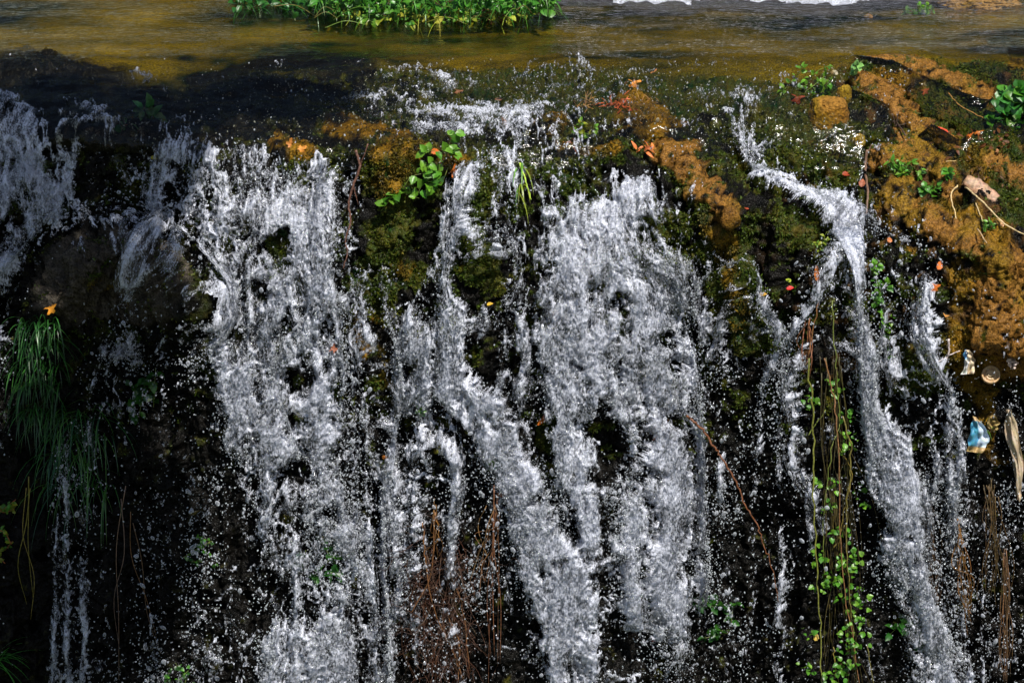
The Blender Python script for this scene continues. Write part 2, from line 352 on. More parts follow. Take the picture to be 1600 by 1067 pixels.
# colour of the ground, per point
def ground_colour(px, row, P):
    wpx = px + 14 * nz(P, 9, 21) + 6 * nz(P, 30, 22); wrow = row + 10 * nz(P, 9, 23) + 5 * nz(P, 30, 24)
    n_pre = fbm(P, 50, 2, 52)
    tan = region(wpx, wrow, [(a_, b_ * .8) for a_, b_ in TAN]) * sm(-.7, -.3, fbm(P, 16, 3, 49) + .25 * n_pre);  gold = region(wpx, wrow, GOLD); green = region(wpx, wrow, GREEN)
    n1 = fbm(P, 14, 3, 30); n2 = fbm(P, 45, 2, 33); n3 = fbm(P, 90, 2, 37)
    lip = sm(85, 120, row) * (1 - sm(215, 300, row))
    cliff = sm(200, 260, row)
    low = sm(450, 900, row)
    moss = np.clip(green * .9 + lip * .27 * sm(300, 700, px) + lip * .12 +   .30 * cliff * (1 - low) + .09 + .55 * n1 + .3 * n2, 0, 1)
    moss = sm(.36, .66, moss + .22 * nz(P, 24, 54) + .15 * nz(P, 60, 55))
    moss *= 1 - .6 * sm(0, 1, (1 - sm(280, 560, px)) * sm(80, 110, row))
    rock = np.stack([.0042 + .004 * n2, .0038 + .0034 * n2, .0032 + .003 * n2], -1)
    mossc = np.stack([.03 + .035 * n1 + .02 * n3, .036 + .024 * n1, .006 + .003 * n2], -1)
    goldc = np.stack([.15 + .08 * n1 + .05 * n3, .082 + .03 * n1 + .03 * n3, .008 + .0 * n2], -1)
    mot = 1 - .3 * sm(.05, .4, fbm(P, 38, 3, 58)); tanc = np.stack([.165 + .07 * n2 + .06 * n3, .078 + .036 * n2 + .03 * n3, .016 + .01 * n2 + .005 * n3], -1) * mot[..., None]; ol = sm(-.05, .4, fbm(P, 9, 3, 206))[..., None]; tanc = tanc * (1 - .6 * ol) + np.stack([.15 + .06 * n3, .095 + .04 * n3, .008 + 0 * n2], -1) * .6 * ol
    nb = fbm(P, 2.5, 4, 45, sx=.5) * 1.3; nb = nb + .6 * fbm(P, 7, 3, 56, sx=.3); bedc = np.stack([.072 + .15 * nb + .05 * n1, .054 + .10 * nb + .03 * n1, .004 + .004 * nb], -1)
    brown = sm(.15, .4, fbm(P, 20, 2, 41)) * .5 * sm(1150, 1350, px)
    brc = np.stack([.12 + .04 * n2, .06 + .02 * n2, .018 + 0 * n2], -1)
    c = rock
    for m_, k in ((mossc, moss), (brc, brown * (1 - sm(560, 620, row))), (goldc, np.clip(gold * sm(-.25, .35, n1 + .35 * n2 + .6 * nz(P, 12, 53, sz=.5) + .25 * (1 - cliff)), 0, 1)), (tanc, np.clip(tan * sm(-.55, -.1, n2 + .35 * n3), 0, 1))):
        c = c * (1 - k[..., None]) + m_ * k[..., None]
    mound = region(wpx, wrow, [([(100,460),(150,410),(210,395),(250,430)], 40), ([(120,470),(240,470)], 34)]); c = c * (1 - mound[..., None]) + np.stack([.05 + .03 * n2 + .03 * n3, .042 + .026 * n2 + .026 * n3, .032 + .02 * n2 + .02 * n3], -1) * mound[..., None]
    pw = 55 * fbm(P, 1.6, 4, 47); pb = (1 - sm(76 + pw, 112 + pw, row)) * (1 - .6 * tan)
    c = c * (1 - pb[..., None]) + bedc * pb[..., None]
    return np.clip(c, .002, .6), np.maximum(tan, gold * .5), np.clip(moss * (1 - tan) + gold * .25 * (1 - tan), 0, 1) * (1 - pb)

# ------------------------------------------------------------------ terrain
ax = axis(-40, 1640, 2.0, -700, 2300); ay = axis(-4, 1100, 1.9, -960, 1600)
PX, PR = np.meshgrid(ax, ay)
B = ray_y(PX, PR, base_y(PX, PR)); N = normals(B)
N[N[..., 1] > .6] *= -1
pwo = 55 * fbm(B, 1.6, 4, 47); pool = 1 - sm(70 + pwo, 112 + pwo, PR)
gcol, tanm, mossm = ground_colour(PX, PR, B)
cliff = sm(205, 260, PR)
drape = 1 - np.abs(nz(B, 13, 1, sz=.18)); drape2 = 1 - np.abs(nz(B, 34, 2, sz=.16))
h = .05 * fbm(B, 2.2, 2, 5) + .05 * fbm(B, 8, 2, 8) * (1 - .65 * tanm) + cliff * (.05 * (drape - .5) + .022 * (drape2 - .5))
h += .024 * fbm(B, 26, 2, 11) * (1 - .6 * tanm) + .013 * fbm(B, 80, 2, 14) * (1 + .4 * mossm) * (1 - .65 * tanm)
pit = sm(.25, .6, fbm(B, 18, 2, 17)); h -= .05 * pit * cliff * (1 - tanm)
pit2 = sm(.2, .5, fbm(B, 60, 2, 18)); h -= .016 * pit2
h = h * (1 - pool) + pool * (-.05 + .012 * fbm(B, 6, 2, 19))
h -= .02 * (1 - pool) * (1 - tanm) * (1 - cliff)
TP = B + N * h[..., None]
nr, nc = PX.shape
terrain = npmesh('cliff_terrain', TP.reshape(-1, 3), gridfaces(nr, nc), M_rock, col=gcol.reshape(-1, 3))
tag(terrain, 'wet dark travertine cliff and stream bed with patches of moss and ochre crust', 'cliff', kind='structure')

# lookup of the front-most ground point at a pixel
tpx, tpr, tpd = project(TP); TN = normals(TP); TN[TN[..., 1] > .6] *= -1
bi = np.round(tpx / 2).astype(int); bj = np.round(tpr / 2).astype(int)
ok = (bi >= -20) & (bi < 840) & (bj >= -5) & (bj < 560)
buf = np.full((565, 860), -1, int); flat = np.nonzero(ok.ravel())[0]
flat = flat[np.argsort(-tpd.ravel()[flat])]
buf[bj.ravel()[flat] + 5, bi.ravel()[flat] + 20] = flat
TPf = TP.reshape(-1, 3); TNf = TN.reshape(-1, 3)
def surf(px, row, off=0.0):
    i = int(round(px / 2)) + 20; j = int(round(row / 2)) + 5
    for r in range(0, 8):
        s = buf[max(0, j - r):j + r + 1, max(0, i - r):i + r + 1]; s = s[s >= 0]
        if len(s):
            k = s[np.argmin((tpx.ravel()[s] - px) ** 2 + (tpr.ravel()[s] - row) ** 2)]; p = Vector(TPf[k]); n = Vector(TNf[k]); break
    q = Vector(ray_y(px, row, p.y)); v = (Vector((0, CY, CZ)) - q).normalized()
    return q + v * off, n
TOCAM = Vector((0, -CP, SP))
UPV = Vector((0, SP, CP))

# ------------------------------------------------------------------ foam amounts, 25-pixel cells from row 75
FM = """0000000000000000|0000000000000000|0000000000000000|0000000000000000
0000000000000000|0110000000000000|0000300000000000|0000000000000000
0110010133100000|0000011100032000|0000000000000000|0000000000000000
1100000000220000|1110121001111000|0000000000002321|0000000000000000
5530454111100000|0001122332455453|4320000000035531|0000000000000000
6664444322243200|0000001233555555|4332200000002553|0001330000000000
7776532112344322|2222111000023345|5544320000000365|3300022100000000
7777431101455553|4444543100001355|4432322210000045|5420002100000000
7777431111255555|6655554100000355|3224333576420025|7753233100000000
7777543122256556|6666654100000365|2335655688750000|0588863450000000
6777633232345656|6667665100000465|2355776688752000|0037886545000000
6777665213344656|6665765200000466|3466887788763200|0000688863410000
7785433456554667|6656777210013566|3456888878765410|0000278874331000
7773111156644667|6646788621123566|2456888978765521|0001367884322100
7762111145434677|7646778731124566|2456888888766552|0011437888321221
7751111134334677|7657888842125667|2455788888887653|1211446888412221
7741111233234577|7656888853236777|2455688888887764|2211235888412221
7620112334334577|8757888854237777|2346678977888754|2221124788721222
7400013455433467|8757888753237777|2246678977887665|2221134788821222
6300014455322467|8756788742137667|3246777978865331|2221134788831223
4100024334222466|7744788631136678|6445776887864221|3221133688831223
3100023334222366|7745788731146778|8545787777754221|3221133578842233
2100113332222256|7745788731155567|8855676888753222|3222123478843233
2100133231222356|7745787731155568|8636736784643222|3222123378853233
2100232221222256|7756787631146468|8736726774542222|3222222377874233
2100232221222246|7656687631245358|8846726675542222|2222222367874233
1001332212222246|7645677622245547|8857635675443222|2223222267874233
1001332212222236|7745676622345337|8847644685443222|2223222367885233
1003332112222235|7745666623444336|8874734587573222|2223222267885233
1003332112222234|7756566524444336|8875733477582222|2223222257775233
1003332112223234|7755665522433235|8886733657453222|2222222247785233
1003332112223333|7765665423433235|7887734667443222|2222232246775332
1004332112223333|7765565424433234|5887744657443322|2222232236786332
1004342122323333|7765556424532223|4887744577443322|2222232225777432
1004342122323333|7755565434532223|3788744467343322|2222232224677532
1003332122322333|7755576434532223|2688744455433322|2222233224577642
1003333222323434|7754577433532323|2588744535433422|2222233223467862
1004333222323434|7754577433442323|2488753444533532|2222233223457763
1004333222333435|7754667433443323|2388763344543542|2222233333456652
1004333222333445|7755667433453423|2288764344453543|2222233333356652"""
fm = np.array([[int(ch) for ch in ln.replace('|', '')] for ln in FM.split('\n')], float) / 9
fm = np.where(fm > .4, .41, fm); fm[:, 46:] = np.minimum(fm[:, 46:], .34); fm[:, 38:] = np.minimum(fm[:, 38:], .38)
fm = np.pad(fm, ((1, 8), (8, 8)), mode='edge')
def foam_map(px, row):
    u = np.clip((px - 12.5) / 25 + 8, 0, fm.shape[1] - 1.001); v = np.clip((row - 87.5) / 25 + 1, 0, fm.shape[0] - 1.001)
    i = u.astype(int); j = v.astype(int); a = u - i; b = v - j
    a = a * a * (3 - 2 * a); b = b * b * (3 - 2 * b)
    return (fm[j, i] * (1 - a) + fm[j, i + 1] * a) * (1 - b) + (fm[j + 1, i] * (1 - a) + fm[j + 1, i + 1] * a) * b
STRANDS = [([(90,690),(95,800),(90,900),(80,1070)], 5, .5), ([(108,640),(108,770),(112,870),(105,960),(110,1070)], 5, .55), ([(98,690),(108,800),(104,880)], 4, .4),
 ([(148,740),(140,820),(130,900),(138,990),(130,1070)], 5, .4), ([(155,500),(170,540),(150,600),(142,640),(152,720),(160,800)], 5, .4), ([(180,540),(172,600),(180,640)], 4, .4), ([(150,470),(150,520),(190,540),(220,530)], 6, .35),
 ([(225,500),(222,560),(218,640)], 5, .45), ([(276,540),(277,640),(279,720)], 5, .45), ([(295,550),(300,620)], 4, .4), ([(120,580),(140,600),(160,585)], 5, .3),
 ([(120,240),(100,300),(98,330)], 5, .35), ([(150,240),(148,330),(155,380)], 4, .25), ([(180,270),(170,370)], 4, .25), ([(245,250),(248,330),(230,390)], 5, .3), ([(262,240),(265,380)], 5, .3),
 ([(560,770),(562,900),(565,960),(558,1060)], 6, .35), ([(590,880),(600,930),(620,960)], 6, .4), ([(1230,560),(1225,640),(1232,800),(1237,900),(1235,1060)], 5, .4),
 ([(1160,580),(1135,610),(1132,650)], 5, .35), ([(1250,470),(1245,600),(1252,700)], 5, .35), ([(1475,520),(1480,600),(1470,700),(1485,780),(1490,900),(1500,1060)], 6, .4),
 ([(1525,900),(1522,1067)], 5, .35), ([(1537,900),(1535,990)], 3, .3), ([(880,650),(870,620)], 4, .3), ([(965,830),(960,880),(970,930),(972,990)], 5, .45), ([(990,850),(1000,920)], 12, .25),
 ([(1060,640),(1080,700),(1092,790),(1075,830),(1080,900)], 6, .35), ([(1000,940),(1030,990),(1060,1060)], 9, .35), ([(1070,870),(1080,950),(1100,1050)], 7, .3),
 ([(1100,470),(1120,540),(1135,530)], 6, .35), ([(790,510),(800,570),(790,600)], 4, .3), ([(820,500),(828,560),(815,610)], 5, .35), ([(640,480),(642,500)], 8, .1), ([(1405,640),(1420,700)], 6, .1),
 ([(790,660),(830,800),(850,950)], 20, .12), ([(240,395),(215,420),(210,460)], 9, .12), ([(400,300),(420,360)], 10, .1), ([(190,128),(215,126),(240,140),(258,158)], 7, .4), ([(95,185),(110,168),(135,180)], 8, .4), ([(100,205),(150,200),(200,203)], 4, .3), ([(430,112),(470,118)], 5, .35),
 ([(535,148),(560,165),(600,180),(640,195)], 8, .3), ([(672,128),(690,140),(705,155)], 7, .4), ([(890,98),(905,108),(908,116)], 7, .5), ([(650,190),(740,190),(830,175)], 9, .2), ([(0,96),(60,100),(110,98)], 3, .3), ([(40,122),(130,128)], 3, .3), ([(560,95),(640,92)], 3, .3), ([(650,215),(800,222),(870,232)], 8, .2), ([(1100,160),(1150,165),(1190,185)], 8, .2), ([(1140,200),(1160,240),(1185,285)], 10, .25), ([(1270,200),(1285,222)], 7, .3), ([(440,150),(475,145)], 4, .35), ([(1060,170),(1090,160)], 6, .2), ([(300,200),(330,185)], 6, .3)]
HOLES = [(1005,528,22,16),(1037,562,14,16),(930,625,10,18),(935,665,16,24),(940,720,16,20),(975,690,12,26),(982,725,14,14),(472,590,14,26),(475,645,10,24),(410,450,14,16),(455,490,12,14),(435,380,18,30),
 (1060,500,14,22),(1075,470,12,24),(1028,640,22,14),(1050,675,22,22),(1022,975,20,16),(968,880,14,22),(762,565,20,46),(765,430,12,34),(790,640,12,14),(750,440,22,40),(820,560,12,40),(650,570,10,22),(858,690,13,36),(900,460,8,14),(955,460,10,14),(325,365,10,26),(315,400,12,16),
 (465,740,24,26),(450,790,20,30),(610,770,14,18),(600,740,8,16),(840,880,10,14),(1030,640,14,10),(1398,815,9,7),(1412,870,5,8),(1385,610,14,12),(1405,1010,24,20),(905,560,8,16),(835,760,10,14),(870,860,12,10),(30,330,14,20),(15,360,10,25),(540,435,10,14),(1110,470,12,30),(880,350,8,10),(340,590,10,16),(500,560,6,16),(505,800,12,16),(400,850,16,20),(435,905,14,18),(345,700,8,20),(415,960,14,20),(375,500,8,10),(305,560,9,12),(510,870,10,24),(505,935,10,18),(590,490,14,40),(1020,350,24,22)]
# body of every fall: (row, left, right, amount)
BODY = {
 'edge': [(160,-60,25,.6),(175,-60,45,.76),(200,-60,78,.84),(250,-60,94,.84),(300,-60,102,.82),(350,-60,104,.80),(380,-60,88,.84),(420,-60,64,.9),(470,-60,50,.9),(520,-60,36,.86),(560,-60,18,.8),(600,-60,4,.7),(660,-60,-14,.6)],
 'veil': [(215,98,125,.5),(260,92,120,.5),(330,96,128,.56),(380,95,125,.5),(400,90,110,.4)],
 'curtain': [(240,150,275,0.34),(300,150,280,0.44),(350,150,285,0.44),(385,190,285,0.46),(400,195,290,0.66),(425,205,285,0.64),(440,205,240,0.49),(465,208,225,0.44)],
 'splash': [(350,160,190,.45),(365,135,190,.56),(385,118,160,.56),(400,110,135,.45)],
 'lacy': [(495,150,165,0.44),(505,150,215,0.48),(530,155,222,0.54),(560,160,200,0.46),(600,150,175,0.46)],
 'lipleft': [(195,240,265,.36),(220,245,290,.46),(245,245,298,.46),(262,285,298,.38)],
 'broad': [(228,295,400,0.42),(245,285,535,0.54),(270,283,545,0.60),(320,285,552,0.62),(370,287,556,0.64),(400,298,560,0.72),(450,298,560,0.78),(500,308,528,0.78),(550,318,526,0.78),(600,330,526,0.77),(650,345,530,0.77),(700,358,535,0.75),(750,370,545,0.72),(800,385,542,0.68),(850,395,538,0.66),(900,398,536,0.64),(960,398,545,0.64),(1000,398,548,0.66),(1120,395,552,0.66)],
 'side': [(440,612,640,0.39),(640,600,650,0.61),(690,598,652,0.69),(730,590,662,0.69),(790,582,668,0.67),(850,572,668,0.61),(900,580,655,0.55),(960,590,640,0.57),(1020,575,640,0.51),(1120,570,640,0.51)],
 'side2': [(660,660,720,0.44),(700,650,715,0.50),(760,655,700,0.50),(800,640,665,0.50)],
 'centre': [(235,725,800,0.43),(260,705,765,0.63),(300,688,748,0.67),(350,682,742,0.67),(400,672,738,0.65),(440,652,742,0.67),(480,626,762,0.75),(520,616,768,0.79),(560,612,765,0.77),(600,618,760,0.69),(620,612,700,0.59),(650,604,660,0.53)],
 'diag': [(560,650,755,.7),(590,675,785,.9),(620,700,805,.95),(650,728,820,.95),(680,752,833,.95),(720,772,848,.95),(780,790,862,.95),(820,798,878,.93),(850,803,905,.93),(900,815,928,.93),(950,828,930,.92),(1000,845,930,.92),(1120,855,925,.9)],
 'mid': [(560,850,925,.74),(650,852,926,.74),(700,862,926,.74),(750,885,926,.78),(800,893,928,.78),(860,895,930,.8)],
 'mix': [(235,770,850,.40),(300,752,842,.43),(400,748,838,.44),(500,742,838,.43),(520,800,840,.46),(620,800,850,.42),(660,820,850,.3)],
 'wide': [(250,800,868,.42),(285,820,880,.52),(310,842,925,.60),(330,828,1000,.72),(360,846,1078,.8),(390,826,1102,.82),(425,842,1108,.82),(450,822,1110,.80),(475,840,1100,.80),(500,828,1090,.80),(550,840,1082,.80),(600,850,1078,.78),(640,856,1076,.74),(665,860,940,.6)],
 'spout': [(278,968,1020,.6),(292,952,1032,.82),(320,948,1052,.86),(350,945,1075,.84)],
 'w2': [(620,950,1042,0.80),(700,962,1036,0.80),(750,974,1040,0.82),(800,984,1034,0.80),(850,998,1036,0.82),(880,988,1036,0.80),(920,974,1046,0.74),(960,980,1046,0.68),(1000,986,1052,0.56),(1120,1000,1085,0.52)],
 'w3': [(620,1048,1078,0.71),(700,1058,1086,0.65),(750,1064,1090,0.71),(790,1054,1098,0.83),(822,1060,1096,0.79),(850,1066,1082,0.61),(950,1066,1088,0.51),(1120,1080,1112,0.49)],
 'lace': [(690,922,985,0.51),(760,925,985,0.55),(850,930,990,0.51),(900,930,985,0.43)],
 'hook': [(395,1072,1118,0.69),(450,1085,1122,0.65),(490,1092,1132,0.59),(530,1098,1138,0.55),(548,1104,1134,0.45)],
 'trick1': [(425,1182,1218,0.50),(480,1198,1216,0.50),(560,1200,1214,0.42),(700,1200,1220,0.36)],
 'trick2': [(385,1250,1282,0.56),(430,1240,1268,0.52),(520,1240,1256,0.50),(640,1246,1256,0.46)],
 'beige': [(395,1262,1300,0.48),(440,1284,1306,0.56),(560,1290,1312,0.52),(640,1306,1330,0.46)],
 'chutein': [(160,1110,1190,.42),(180,1126,1188,.46),(200,1132,1160,.56),(230,1142,1176,.62),(260,1150,1225,.6),(292,1152,1252,.8),(305,1152,1290,.86)],
 'chute': [(298,1150,1262,.8),(312,1185,1312,.95),(330,1232,1338,.97),(350,1254,1360,.97),(370,1266,1362,.96),(400,1284,1348,.96),(430,1298,1350,.96),(460,1300,1353,.97),(500,1302,1372,.97),(540,1308,1386,.97),(600,1326,1392,.97),(650,1336,1406,.97),(700,1345,1423,.97),(750,1352,1433,.94),(800,1357,1431,.92),(850,1359,1422,.92),(880,1366,1435,.92),(920,1378,1446,.92),(960,1392,1462,.9),(995,1398,1482,.88),(1010,1404,1470,.8),(1120,1404,1478,.74)],
 'chuter': [(275,1322,1344,.5),(320,1326,1350,.5),(355,1350,1368,.6),(372,1362,1412,.5),(390,1385,1420,.4)],
 'trick3': [(420,1420,1450,0.43),(450,1442,1490,0.49),(520,1452,1490,0.51),(590,1468,1492,0.49),(620,1462,1500,0.57),(680,1474,1500,0.53),(740,1480,1496,0.49),(900,1485,1498,0.45)],
 'lipmid': [(172,640,690,0.46),(186,640,860,0.54),(204,650,850,0.56),(222,700,845,0.48),(236,760,860,0.40)]}
def body_value(px, row):
    D = np.zeros(px.shape); core = np.zeros(px.shape); flow = px * 1.0
    for k, L in BODY.items():
        r = [q[0] for q in L]; m = (row > r[0] - 8) & (row < r[-1] + 8)
        if not m.any(): continue
        xl = np.interp(row[m], r, [q[1] for q in L]); xr = np.interp(row[m], r, [q[2] for q in L]); d = np.interp(row[m], r, [q[3] for q in L])
        d = np.where(d > .84, .80 + .45 * (d - .84), d) if k in ('diag', 'chute') else d
        e = np.minimum(px[m] - xl, xr - px[m]); ends = np.minimum(row[m] - r[0] + 8, r[-1] + 8 - row[m])
        hw = np.clip((xr - xl) * .25, 10, 11 if k == 'chute' else 18 if k == 'diag' else 30); f = sm(-.45 * hw - 3, hw, e) * sm(0, 30, ends); new = d * f > D[m]; D[m] = np.maximum(D[m], d * f)
        fl = flow[m]; fl[new] = (px[m] - (xl + xr) * .5 + 37 * r[0])[new]; flow[m] = fl
        if k in ('chute', 'diag', 'spout'):
            u = np.clip(e / np.maximum(4, (xr - xl) * .5), 0, 1); core[m] = np.maximum(core[m], np.sqrt(np.clip(1 - (1 - u) ** 2, 0, 1)) * sm(0, 60, ends))
    return D, core, flow
_r = np.random.default_rng(31)
for x_ in list(_r.uniform(290, 1290, 74)) + list(_r.uniform(1385, 1520, 12)) + list(_r.uniform(100, 290, 12)):   # thin broken trickles between the falls
    y_ = _r.uniform(260, 820); l_ = _r.uniform(120, 420); w_ = _r.normal(0, 6, 4)
    STRANDS.append(([(x_, y_), (x_ + w_[0], y_ + l_ * .33), (x_ + w_[1], y_ + l_ * .66), (x_ + w_[2], y_ + l_)], _r.uniform(3, 6.5), _r.uniform(.14, .34)))
def foam_value(px, row, P, raw=False):
    wx = px + 12 * nz(P, 8, 60, sz=.6) + 8 * nz(P, 26, 61, sz=.6); wr = row + 14 * nz(P, 9, 62) + 6 * nz(P, 28, 63)
    wx = wx + 5 * nz(P, 55, 64); D, core, flow = body_value(wx, wr); D = np.maximum(D, foam_map(wx, wr))
    D = np.maximum(D, .37 * sm(96, 120, row) * (1 - sm(205, 235, row)) * sm(450, 620, px) * (1 - sm(1300, 1350, px)) * sm(-.1, .3, fbm(P, 8, 2, 65, sx=.4)))
    for pts, wd, k in STRANDS:
        x0 = min(p[0] for p in pts) - 40; x1 = max(p[0] for p in pts) + 40; y0 = min(p[1] for p in pts) - 40; y1 = max(p[1] for p in pts) + 40
        m = (px > x0) & (px < x1) & (row > y0) & (row < y1)
        if m.any():
            d, _ = seg_dist(px[m] + 4 * nz(P[m], 12, 66), row[m], pts); D[m] += k * np.exp(-(d / wd) ** 2) * np.clip(.62 + .9 * fbm(P[m], 9, 3, 190, sz=.6), .1, 1)
    for hx, hy, a, b in HOLES:
        m = (np.abs(px - hx) < 3 * a) & (np.abs(row - hy) < 3 * b)
        if m.any():
            q = np.hypot((wx[m] - hx) / a, (wr[m] - hy) / b) + .7 * nz(P[m], 20, 69, sz=.6) + .4 * nz(P[m], 55, 59, sz=.6) + .1; D[m] -= (.3 + .25 * ((hx * 7) % 10) / 10) * (1 - sm(.45, 1.3, q))
    D = D + (.36 * fbm(P, 6.5, 2, 180, sz=.4) + .22 * fbm(P, 19, 2, 183, sz=.5)) * sm(.3, .5, D) * (1 - .85 * sm(.84, .93, D))
    if raw: return D
    X = P[..., 0]; Z = P[..., 2] - P[..., 1] * 1.1
    Xw = X + .02 * nz(P, 22, 67); Zw = Z + .03 * nz(P, 22, 68)
    f1, f2 = worley(Xw * 17, Zw * 9, 1); lace = 1 - sm(.02, .34, f2 - f1)
    f1, f2 = worley(Xw * 42, Zw * 24, 2); lace2 = 1 - sm(.02, .4, f2 - f1)
    n = fbm(P, 18, 3, 70, sz=.55); fine = nz(P, 95, 74, sz=.6)
    v = (D - .445 + .10 * (1 - sm(225, 300, row))) * 1.75 + .42 * (lace - .45) + .38 * (lace2 - .42) + .38 * n + .22 * fine
    return v, D, lace, lace2, core, flow

# ------------------------------------------------------------------ waterfalls
wx_ = np.arange(-44, 1646, 1.5); wy_ = np.arange(96, 1112, 1.5)
WX, WY = np.meshgrid(wx_, wy_)
Yb = blur(base_y(WX, WY), 16)
WB = ray_y(WX, WY, Yb); WN = normals(WB); WN[WN[..., 1] > .6] *= -1
v, D, lace, lace2, core, flow = foam_value(WX, WY, WB)
fall = sm(215, 420, WY)
big = fbm(WB, 7, 2, 80, sz=.5)
thick = np.clip(v, 0, 1.4)
zz = np.zeros(WX.shape); ff = blur(flow, 1) + 3 * nz(WB, 14, 200)
strk = .6 * vn(ff / 15, WY / 85, zz, 201) + .4 * vn(ff / 6, WY / 40, zz, 202)      # ridges running down with the flow
strk = strk * (1 - (1 - sm(335, 365, WY)) * sm(1125, 1145, WX)) * sm(225, 260, WY); ledge = (1 - sm(325, 360, WY)) * sm(1125, 1145, WX)
calm = sm(-.15, .35, fbm(WB, 5, 3, 203, sz=.5))                                      # glassy and frothy patches
off = .012 + .03 * (1 - sm(205, 262, WY)) + fall * (.05 + .06 * sm(.3, .8, D)) + .018 * big
rel = .03 * core * (1 - ledge) + .013 * strk * sm(.5, .8, D) + .022 * np.sqrt(np.clip(v, 0, 1) + 1e-4) + .008 * lace * fall + .005 * lace2 + (.0045 * nz(WB, 60, 81, sz=.4) + .0028 * nz(WB, 130, 82, sz=.5) + .0026 * nz(WB, 260, 83)) * (1.25 - .9 * calm)
WP = WB + WN * (off + rel)[..., None]
f1, f2 = worley(WB[..., 0] * 75 + nz(WB, 30, 84), (WB[..., 2] - WB[..., 1]) * 48, 5)
alpha = np.clip(.06 + 1.05 * thick + .25 * nz(WB, 45, 85, sz=.3) + .42 * strk + (.55 * (.42 - f1) * 1.4 + .2 * nz(WB, 150, 86, sz=.5)) * (1.2 - .8 * calm) + .30 * fbm(WB, 11, 2, 205, sz=.5) - .22 * calm + .12 * core, 0, 1.0) * (.62 + .38 * sm(150, 260, WY))
alpha -= .45 * region(WX + 10 * nz(WB, 12, 87), WY + 10 * nz(WB, 12, 88), GREEN + GOLD) * sm(-.3, .4, fbm(WB, 25, 2, 89))
alpha = np.clip(alpha, 0, .98)
vc = np.minimum(np.minimum(v[:-1, :-1], v[1:, :-1]), np.minimum(v[:-1, 1:], v[1:, 1:]))
# a thinner veil in front of each fall
st = fbm(WB, 30, 3, 170, sz=.3); f1, f2 = worley(WB[..., 0] * 24 + .8 * nz(WB, 20, 173), (WB[..., 2] - WB[..., 1]) * 7 + .5 * nz(WB, 20, 174), 9)
v2 = (D - .50) * 1.5 + .5 * (1 - sm(.02, .3, f2 - f1) - .45) + (.38 * st + .3 * strk) * (1 - .8 * (1 - sm(335, 365, WY)) * sm(1125, 1145, WX)) + .22 * nz(WB, 80, 175, sz=.5)
v2 = v2 - .6 * ledge
VP = WB + WN * (off + rel * .3 + .022 + .035 * fall + .02 * fbm(WB, 10, 2, 176, sz=.3) + .004 * nz(WB, 90, 177, sz=.4))[..., None]
alpha2 = np.clip(-.12 + .4 * v2 + .5 * (.4 - f1) + .3 * nz(WB, 120, 178, sz=.4), 0, .7)
vc2 = np.minimum(np.minimum(v2[:-1, :-1], v2[1:, :-1]), np.minimum(v2[:-1, 1:], v2[1:, 1:])) - .08 - 9 * (WY[:-1, :-1] < 235)
own = np.zeros(WX.shape, int)
BND = [([96,300,500,1112],[95,118,70,62]), ([96,240,400,700,1112],[200,282,286,318,330]), ([96,1112],[565,568]), ([96,240,600,700,760,1112],[770,775,812,852,872,948]),
       ([96,160,230,300,1112],[1040,1050,1118,1142,1190]), ([96,235,335,400,460,700,1112],[1045,1120,1215,1262,1288,1336,1372]), ([96,340,450,700,1000,1112],[1345,1348,1366,1428,1482,1500])]
for r_, c_ in BND: own += WX > np.interp(WY, r_, c_)
ownc = own[:-1, :-1]
FL = ['bluish shaded waterfall pouring down at the left edge beside the hanging grass', 'thin dark curtain of water and trickles over the big wet boulder', 'broad white waterfall between the wet boulder and the mossy buttress with the green bramble',
      'foaming central waterfall that bends into a diagonal white stream beside the hanging brown roots', 'wide white waterfall under the grassy ledge, full of dark gaps, left of the bare red stick',
      'thin spray and trickles on the black rock around the bare red stick', 'narrow solid white chute winding down beside the hanging green vines', 'scattered trickles between the white chute and the litter on the ochre bank']
allfaces = gridfaces(*WX.shape).reshape(WX.shape[0] - 1, WX.shape[1] - 1, 4)
for k in range(8):
    q = allfaces[(vc > 0) & (ownc == k)]
    V_, Q_, A_ = compact(WP.reshape(-1, 3), q, alpha.ravel())
    o = npmesh('waterfall', V_, Q_, M_foam, attrs={'thick': A_})
    q = allfaces[(vc2 > 0) & (ownc == k)]; V_, Q_, A_ = compact(VP.reshape(-1, 3), q, alpha2.ravel())
    npmesh('veil', V_, Q_, M_foam, attrs={'thick': A_}, parent=o)
    tag(o, FL[k], 'waterfall', 'waterfalls spilling over the cliff', kind='structure')

# ------------------------------------------------------------------ stream water above the lip
sx_ = axis(-40, 1640, 2.0, -700, 2300); sy_ = axis(-4, 262, 1.8, -960, 264)
SX, SY = np.meshgrid(sx_, sy_)
SB = ray_y(SX, SY, blur(base_y(SX, SY), 3)); SN = normals(SB); SN[SN[..., 2] < 0] *= -1
poolw = 1 - sm(70, 112, SY)
dist = np.clip((SB[..., 1] - 1.2) / 4, 0, 1)
rip = .009 * fbm(SB, 5, 4, 90, sx=.4) * (1 + dist) + .0022 * nz(SB, 45, 93, sx=.4) + .0012 * nz(SB, 110, 95, sx=.6)
step = (.040 + .034 * fbm(SB, 6, 2, 94, sx=.5) + .012 * fbm(SB, 24, 2, 96, sx=.6) + .004 * nz(SB, 70, 97)) * (1 - .8 * sm(205, 258, SY))
dry = region(SX, SY, TAN)
hh = poolw * (.0 + rip) + (1 - poolw) * (step - .085 * dry)
SPt = SB + SN * hh[..., None]
o = npmesh('stream_water', SPt.reshape(-1, 3), gridfaces(*SX.shape), M_water)
tag(o, 'clear shallow stream sliding over the golden bed towards the lip', 'stream', kind='structure')

